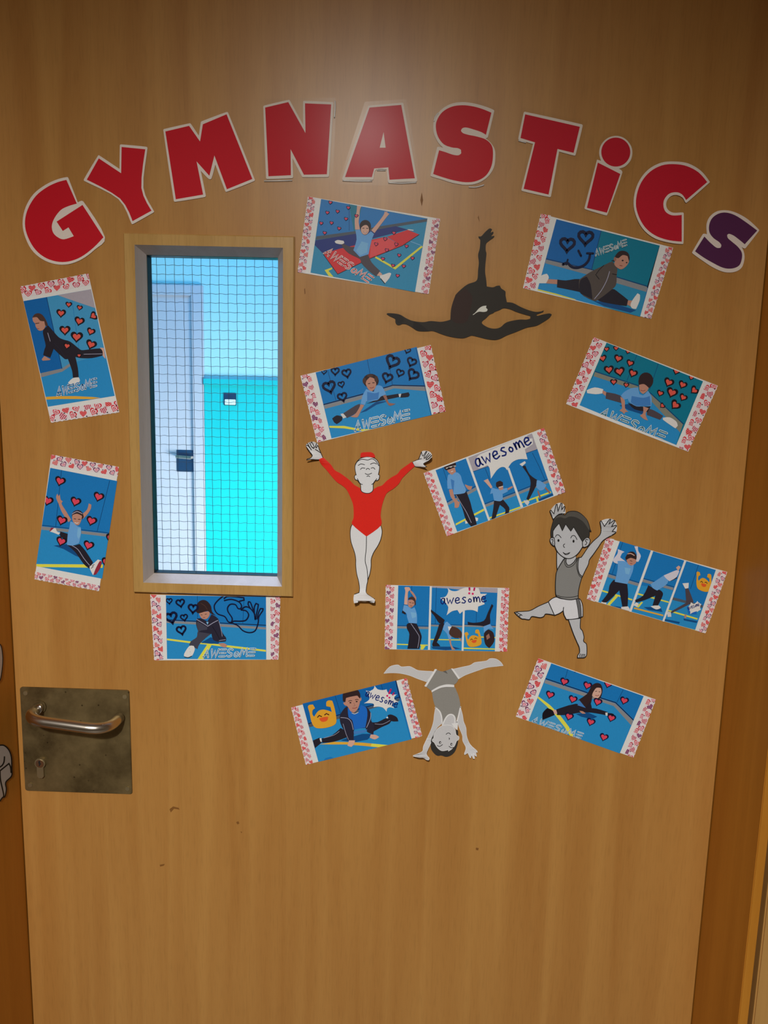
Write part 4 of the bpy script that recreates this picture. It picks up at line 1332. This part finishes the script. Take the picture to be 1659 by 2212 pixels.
# 6 - dark-haired child leaning on hands, red hearts, dim corner
c = Card('photo card of a dark-haired child leaning forward in a split on teal', crop(1215, 720, 1555, 980), "330 40 1637 552 1325 1248 38 745",
         ["330 40 38 745 148 778 432 85", "1637 555 1325 1248 1225 1205 1520 512"], ["465 98 1482 506 1200 1178 180 758"], 2)
c.photo(0, 'wallt', [('floor', "330 445 790 590 940 690 1245 1030 1195 1185 180 760"), ('skirtt', "342 408 800 560 790 602 328 452"), ('skirtt', "930 640 1270 960 1240 1045 940 720"), ('line', 'joint', "345 402 800 552 930 632 1275 955", 9), ('line', 'joint', "785 225 680 500", 5), ('line', 'joint', "1010 320 920 590", 5), ('yel', "180 758 230 800 205 790"), ('shade', "600 760 720 740 900 800 860 860 700 810")])
c.child([('pantsg', "460 620 610 655 640 740 455 688"), ('white', "255 600 340 570 430 590 425 632 350 642 260 630"), ('skin', "425 600 462 620 455 660 420 632"), ('pantsg', "890 790 960 810 1062 870 1030 912 890 860"), ('white', "1060 890 1130 885 1200 930 1215 975 1190 1002 1060 912"), ('pants', "690 730 800 770 930 770 900 830 760 800"),
         ('skin', "610 670 655 700 660 790 697 830 665 830 650 852 630 830 600 815 630 790"), ('skin', "850 770 910 790 875 850 902 918 860 905 815 865 850 840"), ('shirt', "720 580 800 570 810 640 850 655 900 605 940 670 935 770 870 765 780 770 700 720 690 690 650 700 615 660 650 620"), ('shirtd', "730 660 850 680 920 660 930 760 780 765 720 725"),
         ('oval', 'hair', 880, 498, 78, 86), ('skin', "808 540 850 528 912 562 895 605 850 640 815 610"), ('hair', "800 500 830 480 880 500 930 540 910 575 860 535 805 545"), ('line', 'lip', "825 600 850 608 872 600", 6)])
c.hearts([(465, 170, 56, 0), (565, 160, 55), (690, 192, 60, 20), (425, 268, 80, -10), (588, 270, 88, 15), (712, 318, 78, 20), (490, 388, 96, -5), (603, 408, 104, -10), (740, 425, 92, 22), (540, 517, 68), (672, 548, 56, 10), (1200, 403, 78, 20), (1357, 470, 52, 20), (1118, 522, 100, 24), (1265, 546, 88, 25), (1030, 635, 72, 20), (1152, 630, 112, 20), (1385, 604, 88, 50), (1270, 680, 82, 30), (1185, 760, 104, 42), (1050, 765, 56, 50)], 'coral', 'black', 0, .15)
c.awesome((385, 868), (1050, 1128), 92, 'wallt', wo=.26)

# 7 - three pictures, the word awesome in a white burst
c = Card('photo card in three frames of a child in sunglasses turning a cartwheel', crop(910, 915, 1230, 1165), "26 555 1375 48 1616 768 288 1262",
         ["26 555 288 1262 366 1235 108 528", "1375 48 1616 768 1525 802 1288 78"], ["160 522 500 390 750 1088 402 1212", "525 382 1240 110 1482 808 772 1080"], 3)
c.photo(0, 'wall', [('floor', "300 905 622 735 750 1088 402 1212"), ('skirt', "290 890 612 712 622 745 300 915"), ('line', 'joint', "285 880 608 702", 8), ('line', 'joint', "240 490 290 640", 5), ('yel', "385 1120 700 952 706 975 385 1142")])
c.child([('white', "490 1090 520 1075 528 1115 495 1122"), ('white', "605 1050 638 1058 632 1090 605 1097"), ('skin', "490 680 540 700 572 700 560 738 530 742 495 702"), ('pants', "370 795 500 745 550 880 570 960 605 1060 622 1130 560 1152 500 1080 460 950 420 860"), ('shirt', "300 575 390 545 440 580 460 650 500 740 480 780 360 795 350 735 295 730 290 640"), ('shirtd', "330 620 370 640 360 780 345 740"),
         ('skin', "310 740 350 735 380 840 432 880 420 932 395 945 372 940 370 880 330 820"), ('skin', "285 510 370 470 388 540 345 575 305 548"), ('hair', "252 490 300 460 385 438 392 480 290 522 265 512"), ('line', 'white', "280 500 330 485 385 475", 10), ('oval', 'black', 312, 498, 17, 9), ('oval', 'black', 358, 486, 15, 9), ('line', 'white', "335 540 355 532", 8), ('line', 'stripe', "390 800 450 900 510 1000 560 1110", 6)])
c.photo(1, 'wall', [('grey', "525 382 1240 110 1302 285 578 535"), ('floor', "715 930 1068 800 1430 655 1482 808 772 1080"), ('skirt', "708 910 1062 775 1425 632 1432 660 1070 802 716 938"), ('line', 'joint', "703 902 1060 765 1422 620", 8), ('line', 'joint', "580 538 1302 288", 5), ('line', 'joint', "715 500 770 640", 5), ('line', 'joint', "1245 330 1320 480 1390 640", 5), ('yel', "760 1050 1110 928 1114 945 765 1066"), ('yel', "1120 880 1450 758 1455 776 1125 894"), ('yel', "1280 820 1300 814 1316 872 1296 880"), ('shade', "1310 850 1470 780 1480 800 1330 870")])
c.child([('skinl', "698 640 745 618 762 650 797 710 780 728 720 660"), ('skin', "965 725 1020 698 1028 715 970 748"), ('pants', "815 865 915 850 985 940 980 1000 935 1012 940 960 880 910 850 1000 830 1055 785 1072 805 960"), ('shirt', "790 715 860 735 960 720 970 760 910 790 915 850 880 870 815 860 800 780 770 790"), ('skin', "858 715 915 690 918 738 880 748"), ('hair', "838 660 880 640 915 660 915 700 860 722 838 700"), ('line', 'white', "868 714 915 702", 8)])
c.child([('white', "1100 455 1160 420 1172 440 1130 478"), ('sock', "1145 860 1200 860 1212 880 1190 920 1160 890"), ('pants', "1130 480 1165 468 1215 570 1298 630 1290 690 1200 862 1178 842 1222 700 1210 600"), ('skind', "1310 745 1342 830 1325 842 1300 760"), ('skind', "1385 700 1447 770 1440 788 1380 722"), ('shirt', "1295 635 1330 640 1402 690 1370 740 1330 752 1290 712")])
c.bars(["962 500 986 494 1142 934 1116 945"])
c.high = 20
c.shape('speech_burst', [('white', "655 345 1190 130 1172 175 1245 165 1250 230 1160 290 1190 400 1090 400 1010 440 960 522 935 490 890 490 840 530 780 618 765 500 740 465 690 490 640 500 605 410")])
c.shape('lettering', [('text', 'ink', (625, 492), (1240, 225), 92)])

# 8 - three pictures with the orange face, partly behind the boy's hand
c = Card('photo card in three frames with orange laughing face, beside the grey vest boy', crop(1260, 1150, 1575, 1375), "262 60 1637 450 1388 1148 38 758",
         ["262 60 38 758 130 790 352 78", "1637 452 1388 1148 1312 1130 1542 432"], ["415 100 1508 428 1272 1112 170 792"], 3)
c.photo(0, 'wall', [('floor', "275 495 625 600 1020 650 1010 755 1180 800 1360 845 1272 1112 170 792"), ('wall', "645 540 800 200 1160 320 1015 660 670 560"), ('wall', "1015 650 1170 320 1508 428 1365 850 1180 800 1008 760"), ('skirt', "285 475 632 580 622 612 272 507"), ('skirt', "675 530 1027 630 1018 658 666 562"), ('skirtd', "1015 735 1182 780 1362 830 1355 860 1175 808 1008 767"),
                    ('line', 'joint', "288 466 635 572", 7), ('line', 'joint', "678 522 1030 620", 7), ('line', 'joint', "448 112 330 470", 5), ('line', 'joint', "1310 372 1220 640", 5), ('yel', "215 655 560 760 555 776 210 672"), ('yel', "370 712 402 722 300 832 262 828"), ('yel', "620 690 975 788 970 802 615 707"), ('yel', "660 790 680 795 630 855 605 850"), ('ora', "580 853 912 938 906 954 575 870"), ('yel', "970 880 1302 978 1296 994 965 897"), ('yel', "905 1010 1285 1112 1270 1125 900 1025"), ('shade', "930 985 1100 1020 1090 1040 925 1005"), ('shade', "1140 980 1300 1010 1290 1030 1145 1000"), ('shade', "290 830 430 850 520 905 300 850"), ('shade', "690 850 880 850 900 905 740 880")])
c.child([('sleeve', "340 310 390 240 392 190 470 222 440 240 420 285 480 330 420 362 350 342"), ('sleeve', "580 160 622 158 625 210 655 270 625 335 590 332 610 250"), ('white', "205 788 265 800 260 822 205 812"), ('white', "430 850 505 838 527 870 520 902 440 877"), ('pants', "345 540 500 585 510 700 505 842 445 847 410 660 330 740 260 797 205 787 280 690 300 600"),
         ('shirt', "390 325 480 330 540 380 575 360 560 450 500 588 358 562 390 420"), ('shirtl', "470 400 540 410 520 480 480 470"), ('skin', "492 312 540 288 602 310 597 350 550 377 508 357"), ('hair', "480 285 520 225 575 223 607 270 602 312 540 290 488 315"), ('line', 'skinl', "505 245 540 240 580 262", 10), ('line', 'hair', "532 322 555 328", 6), ('line', 'lip', "535 352 555 356", 6)])
c.child([('white', "570 830 600 795 632 810 612 850"), ('white', "765 842 850 828 882 860 830 877"), ('pants', "740 600 790 630 880 660 907 710 850 832 788 832 820 720 700 770 600 797 588 770 680 720"), ('hair', "955 490 1020 452 1070 520 1000 552"), ('shirt', "765 590 915 490 972 520 950 590 840 662 788 632"), ('sleeve', "915 490 950 475 1060 430 1092 440 1060 510 980 556 940 522"), ('skinl', "1055 400 1085 378 1107 395 1080 442")])
c.child([('white', "1128 580 1200 574 1197 632 1160 642"), ('sock', "950 900 997 910 1002 960 960 962"), ('pantsg', "1160 640 1197 638 1255 790 1180 832 1000 922 998 900 1172 800"), ('shirtb', "1180 850 1280 860 1290 930 1200 930"), ('skin', "1150 940 1175 930 1170 975 1150 975")])
c.bars(["770 203 797 210 546 906 520 900", "1150 316 1174 323 920 1017 898 1011"])
c.high = 20
c.shape('orange_face', emoji((.538, -.139, 1209.5, .262, .642, 134.8)))
c.shape('speech_burst', [('white', spikes("1190 850 1225 795 1260 815 1300 780 1320 800 1345 815 1330 850 1340 880 1300 905 1280 900 1215 930 1210 890"))], 1)
c.shape('lettering', [('text', 'ink', (1195, 880), (1325, 835), 30)])

# 9 - three pictures, below the red leotard gymnast
c = Card('level photo card in three frames with white awesome burst over a cartwheel', crop(825, 1250, 1110, 1420), "50 78 1600 118 1572 918 35 887",
         ["50 78 35 887 132 888 158 82", "1600 118 1572 918 1468 915 1505 116"], ["205 85 1455 118 1420 914 185 887"], 1)
c.photo(0, 'wall', [('grey', "630 98 1455 118 1450 178 1220 168 860 125 630 112"), ('floor', "193 615 590 612 610 595 1012 605 1435 605 1420 914 185 887"), ('skirt', "195 598 586 606 586 635 193 625"), ('skirt', "612 578 1012 592 1010 612 612 600"), ('skirt', "1035 582 1437 597 1435 615 1035 603"), ('line', 'joint', "195 590 586 598", 7), ('line', 'joint', "612 570 1012 584", 6), ('line', 'joint', "1035 575 1437 590", 6), ('line', 'joint', "375 95 375 590", 5), ('line', 'joint', "685 110 670 570", 5), ('line', 'joint', "1190 400 1185 580", 5),
                    ('yel', "190 818 576 830 576 844 190 832"), ('yel', "490 838 550 845 517 892 485 890"), ('yel', "605 757 988 765 988 777 605 770"), ('yel', "1240 727 1428 735 1428 748 1240 740"), ('yel', "1028 866 1422 879 1422 893 1028 884"), ('shade', "620 855 900 855 990 880 800 900 640 880")])
c.child([('pants', "275 320 250 430 298 452 305 380"), ('skinl', "283 115 300 105 345 108 362 140 330 165 325 240 322 330 280 322 285 240 295 160"), ('skin', "350 140 390 170 432 240 422 285 405 232 360 172"), ('pants', "310 580 345 555 440 570 490 690 500 740 470 882 320 882 345 700 315 630"), ('line', 'stripe', "365 565 450 690 470 740 450 870", 6), ('shirt', "275 330 325 345 370 375 410 360 440 450 440 562 340 557 315 480 310 440 260 400"), ('shirtl', "360 420 430 430 432 480 380 500"), ('skin', "330 270 400 260 415 300 400 340 365 367 330 342"), ('hairb', "330 262 340 240 380 223 417 250 427 320 412 340 405 285 370 262"), ('line', 'hair', "348 300 365 302", 6), ('line', 'hair', "382 304 400 306", 6), ('line', 'lip', "358 342 378 345", 6)])
c.child([('pants', "618 388 700 450 790 520 775 562 720 560 660 470 618 420"), ('pants', "720 570 785 560 740 700 690 800 722 830 732 852 640 852 633 820 680 700"), ('skin', "835 710 872 720 870 810 892 862 927 892 880 897 850 800"), ('shirt', "790 560 820 540 882 600 848 650 872 760 838 760 815 690 765 640"), ('white', "830 600 880 605 855 650 840 650"), ('hairb', "850 650 880 600 950 620 1005 680 1000 742 920 747 850 702"), ('skin', "965 740 1000 760 998 800 985 770")])
c.child([('pants', "1078 540 1150 555 1280 530 1330 430 1380 318 1402 340 1360 450 1362 562 1310 600 1240 592 1080 582"), ('shirt', "1278 600 1360 570 1407 640 1340 630 1283 682"), ('hair', "1283 690 1340 638 1402 680 1412 790 1350 872 1298 822"), ('skind', "1310 720 1345 690 1360 740 1320 770")])
c.bars(["602 96 629 97 606 898 579 897", "1018 400 1042 402 1026 910 1002 909"])
c.high = 20
c.shape('speech_burst', [('white', "820 110 870 150 940 155 1020 120 1075 112 1215 118 1240 190 1322 190 1260 240 1292 320 1210 350 1203 420 1140 395 1040 400 980 442 950 395 880 410 812 462 835 360 790 300 733 240 800 225 835 160")])
c.shape('lettering', [('text', 'ink', (740, 322), (1315, 292), 74)])
c.shape('exclamation_marks', [('line', 'mag', "1100 112 1102 142", 24), ('line', 'mag', "1165 115 1158 145", 22), ('oval', 'mag', 1098, 184, 14, 14), ('oval', 'mag', 1142, 190, 14, 14)])
c.shape('orange_face', emoji((.62, .02, 876, .0, .66, 428)))

# 10 - boy in a split beside the orange face
c = Card('photo card of a boy in open tracksuit top beside an orange laughing face', crop(620, 1455, 920, 1660), "50 405 1428 55 1614 745 226 1090",
         ["50 405 226 1090 310 1070 128 385", "1430 55 1614 745 1535 775 1358 72"], ["185 360 1305 82 1490 785 375 1055"], 3)
c.photo(0, 'walld', [('floor', "262 632 620 520 1040 398 1350 310 1490 785 375 1055"), ('skirtd', "255 607 640 498 1040 383 1345 292 1360 322 1040 412 600 547 270 642"), ('line', 'navy', "252 600 640 488 1040 372 1342 282", 9), ('line', 'joint', "575 265 640 480", 6), ('line', 'joint', "1125 130 1140 190", 6), ('line', 'navy', "1300 85 1345 290", 10), ('line', 'wall', "1345 300 1478 785", 8), ('ora', "385 845 560 815 720 818 900 825 1212 855 1130 886 900 862 700 847 520 847"), ('yel', "1010 835 1212 855 1140 884 1000 868"), ('wall', "428 1046 460 1010 520 995 567 1016"), ('shade', "690 780 900 720 1040 720 960 790 800 820 640 800")])
c.child([('pants', "640 650 700 690 720 760 560 815 420 828 413 775 540 735"), ('pants', "308 800 390 765 417 822 333 892"), ('white', "388 775 410 770 416 815 400 815"), ('pants', "1000 580 1080 580 1190 530 1247 560 1220 600 1130 640 1020 700"), ('pants', "1200 500 1240 488 1310 520 1330 570 1240 567"), ('white', "1185 520 1205 515 1205 535 1190 535"), ('line', 'stripe', "440 770 560 735 625 690", 5), ('line', 'stripe', "1050 600 1140 605 1230 560", 5),
         ('skinl', "740 798 812 798 802 840 770 877 745 870 722 862"), ('skinl', "1000 728 1060 733 1100 758 1050 787 988 765"), ('jackb', "632 500 690 410 730 390 790 480 850 460 880 375 950 400 1000 470 1005 560 1040 620 1030 725 960 700 940 650 870 655 800 670 795 795 720 795 690 700 640 600"), ('shirtb', "725 405 790 480 850 460 880 375 945 405 960 500 935 645 870 655 800 670 780 560 735 520"), ('shirtd', "795 690 960 668 930 702 800 728"),
         ('skin', "690 340 700 290 760 275 840 265 872 300 867 360 840 430 800 467 760 450 720 390 690 378 670 348"), ('oval', 'skin', 879, 305, 10, 22), ('hair', "668 332 665 250 690 222 760 205 850 198 872 240 877 300 862 290 840 262 760 277 705 292 697 342"), ('line', 'hair', "735 332 755 322 775 326", 7), ('line', 'hair', "815 314 835 308 852 314", 7), ('oval', 'hair', 757, 348, 12, 8), ('oval', 'hair', 832, 334, 12, 8), ('line', 'lip', "782 412 810 414 836 402", 7), ('line', 'skind', "798 350 812 382 795 388", 5), ('line', 'white', "775 470 810 482 850 462", 6), ('line', 'stripe', "640 525 720 535 768 580 790 670", 7), ('line', 'stripe', "1000 470 995 540 950 645", 7), ('line', 'stripe', "670 600 705 720 735 790", 5)])
c.shape('orange_face', EMO)
c.shape('speech_burst', [('white', spikes("1045 143 1085 188 1190 188 1225 240 1312 250 1282 300 1337 340 1258 360 1282 415 1210 408 1190 456 1135 403 1032 402 1030 360 918 355 985 300 940 203 1005 200"))], 1)
c.shape('lettering', [('text', 'ink', (930, 268), (1310, 410), 62)])
c.shape('exclamation_marks', [('line', 'mag', "1240 190 1218 238", 20), ('line', 'mag', "1278 230 1262 256", 16), ('oval', 'mag', 1197, 266, 12, 12), ('oval', 'mag', 1223, 288, 12, 12)])

# 11 - long-haired girl in a split, lower right
c = Card('photo card of a long-haired child in a split among pink hearts', crop(1105, 1415, 1425, 1645), "300 35 1616 498 1365 1148 48 690",
         ["300 35 48 690 165 728 412 80", "1616 500 1365 1148 1265 1112 1525 475"], ["445 93 1480 460 1212 1102 190 737"], 0)
c.photo(0, 'wall', [('floor', "365 305 800 450 1150 560 1345 770 1212 1102 190 737"), ('walll', "215 690 300 470 560 700 640 800 690 910 190 737"), ('skirt', "380 275 830 425 1000 490 1160 540 1362 735 1340 787 1145 572 1000 522 800 457 365 312"), ('line', 'navy', "385 265 830 415 1000 480 1165 532 1365 728", 9), ('line', 'joint', "630 160 600 270", 5), ('line', 'joint', "1250 390 1180 530", 5), ('yel', "300 463 430 560 540 670 640 800 702 916 658 910 590 800 480 660 380 560 292 482"), ('shade', "720 660 850 640 960 690 900 720 780 690")])
c.child([('pants', "500 610 720 545 850 590 950 600 1080 640 1075 678 940 652 800 642 600 672 508 672"), ('skinl', "450 620 500 613 512 657 470 662"), ('black', "348 650 400 593 460 620 482 672 410 702 348 727"), ('sock', "1050 645 1077 643 1077 682 1053 676"), ('black', "1075 650 1140 658 1162 702 1080 692"), ('skin', "760 625 800 630 830 655 790 655"), ('shirtd', "780 500 860 450 872 520 830 592 738 562"),
         ('hair', "868 400 900 340 950 313 1000 328 1020 390 1002 470 975 505 950 500 910 440 895 520 870 620 830 590 760 505 738 510 840 440"), ('skinl', "912 420 950 368 1000 370 1007 420 975 478 935 482 902 455"), ('line', 'hair', "940 408 955 404", 6), ('line', 'hair', "978 410 992 412", 6), ('line', 'lip', "940 450 960 456 978 448", 6), ('pants', "830 590 880 520 900 600 870 640 830 630")])
c.hearts([(590, 303, 92), (848, 346, 92), (1080, 330, 92), (430, 450, 92), (685, 500, 92), (963, 531, 92), (1260, 515, 92), (643, 693, 92), (886, 755, 92), (1117, 710, 92), (1033, 925, 92), (715, 175, 50)], 'rose', 'navy', 17, .12)
c.awesome((222, 752), (770, 935), 66, 'walll', wo=.25, wi=.1)

# 12 - child sitting with a leg out, tucked under the window bead
c = Card('photo card tucked under the glass panel, child in tracksuit below a drawn outline', crop(320, 1275, 615, 1435), "25 52 1605 85 1582 843 75 852",
         ["25 52 75 852 185 845 148 58", "1605 86 1582 843 1490 843 1485 80"], ["215 62 1432 80 1435 842 230 834"], 0)
c.photo(0, 'wall', [('floor', "222 380 590 400 880 425 1430 462 1435 842 230 834"), ('skirt', "222 368 590 388 880 410 1430 450 1430 477 880 442 590 417 225 397"), ('line', 'navy', "222 358 590 378 880 398 1430 425", 9), ('line', 'joint', "597 70 600 370", 5), ('line', 'joint', "1165 85 1150 410", 5), ('yel', "228 585 500 620 700 640 850 655 1150 690 1430 725 1430 747 950 692 750 664 500 642 228 607"), ('yel', "720 655 772 665 672 838 600 838"), ('shade', "640 640 760 570 860 620 860 650 760 650")])
c.child([('jackg', "605 500 680 470 765 530 700 580 620 660 600 715 498 668 520 620 590 570"), ('white', "438 770 500 678 555 678 567 720 530 802 480 817 438 807"), ('line', 'black', "440 808 485 818 528 800", 9), ('oval', 'grey', 500, 712, 5, 4), ('oval', 'grey', 512, 748, 5, 4), ('skin', "850 650 920 643 962 670 942 697 900 688"), ('jackb', "588 350 640 340 720 380 770 290 850 345 870 420 905 520 948 580 942 622 860 627 790 602 770 530 610 505 583 420"), ('jackg', "600 380 720 450 715 480 640 490 610 510 590 420"), ('line', 'black', "780 440 830 520 870 600", 6),
         ('skin', "618 275 680 262 742 255 747 300 712 347 660 347 630 312"), ('hair', "583 262 590 180 620 135 670 118 720 135 762 190 777 260 825 310 760 282 722 252 650 272 608 280"), ('line', 'hair', "640 298 658 302", 6), ('line', 'hair', "690 292 710 288", 6), ('line', 'lip', "670 330 690 330", 6), ('line', 'hairb', "640 160 690 190 720 240", 8), ('line', 'stripe', "590 355 660 395 725 437 790 395 850 365", 8), ('line', 'stripe', "860 380 885 470 900 560", 6), ('line', 'stripe', "862 612 940 600", 6), ('shirtl', "705 385 735 385 722 420")])
c.hearts([(255, 135, 72, -5), (392, 160, 100, -10), (545, 228, 115, 5), (282, 340, 140, -14), (437, 335, 84, -10), (405, 490, 112, -12)], None, 'navy', 0, .2)
for i, st in enumerate(("910 72 850 120 805 180 810 240 850 290 930 320 970 380 1010 395 1090 430 1150 490 1230 515 1300 490 1335 400 1345 320 1390 250 1395 225 1365 222 1345 260 1320 350", "1300 355 1330 225 1338 172 1310 160 1290 200 1288 260 1300 355", "1290 290 1262 200 1240 145 1218 140 1215 175 1245 225",
                        "1010 390 1020 340 970 260 965 210 1000 170 1060 175 1090 220 1120 225 1135 190 1100 140 1010 110 925 125", "1130 240 1190 250 1220 300 1190 360 1130 375 1040 375 1010 395", "922 100 960 75 1060 78 1160 90 1165 118 1110 132", "1130 235 1180 200 1240 220 1295 290")):
    c.shape('drawn_line', [('line', 'navy', st, 15)])
c.awesome((670, 815), (1285, 798), 92, 'walll', wo=.26)
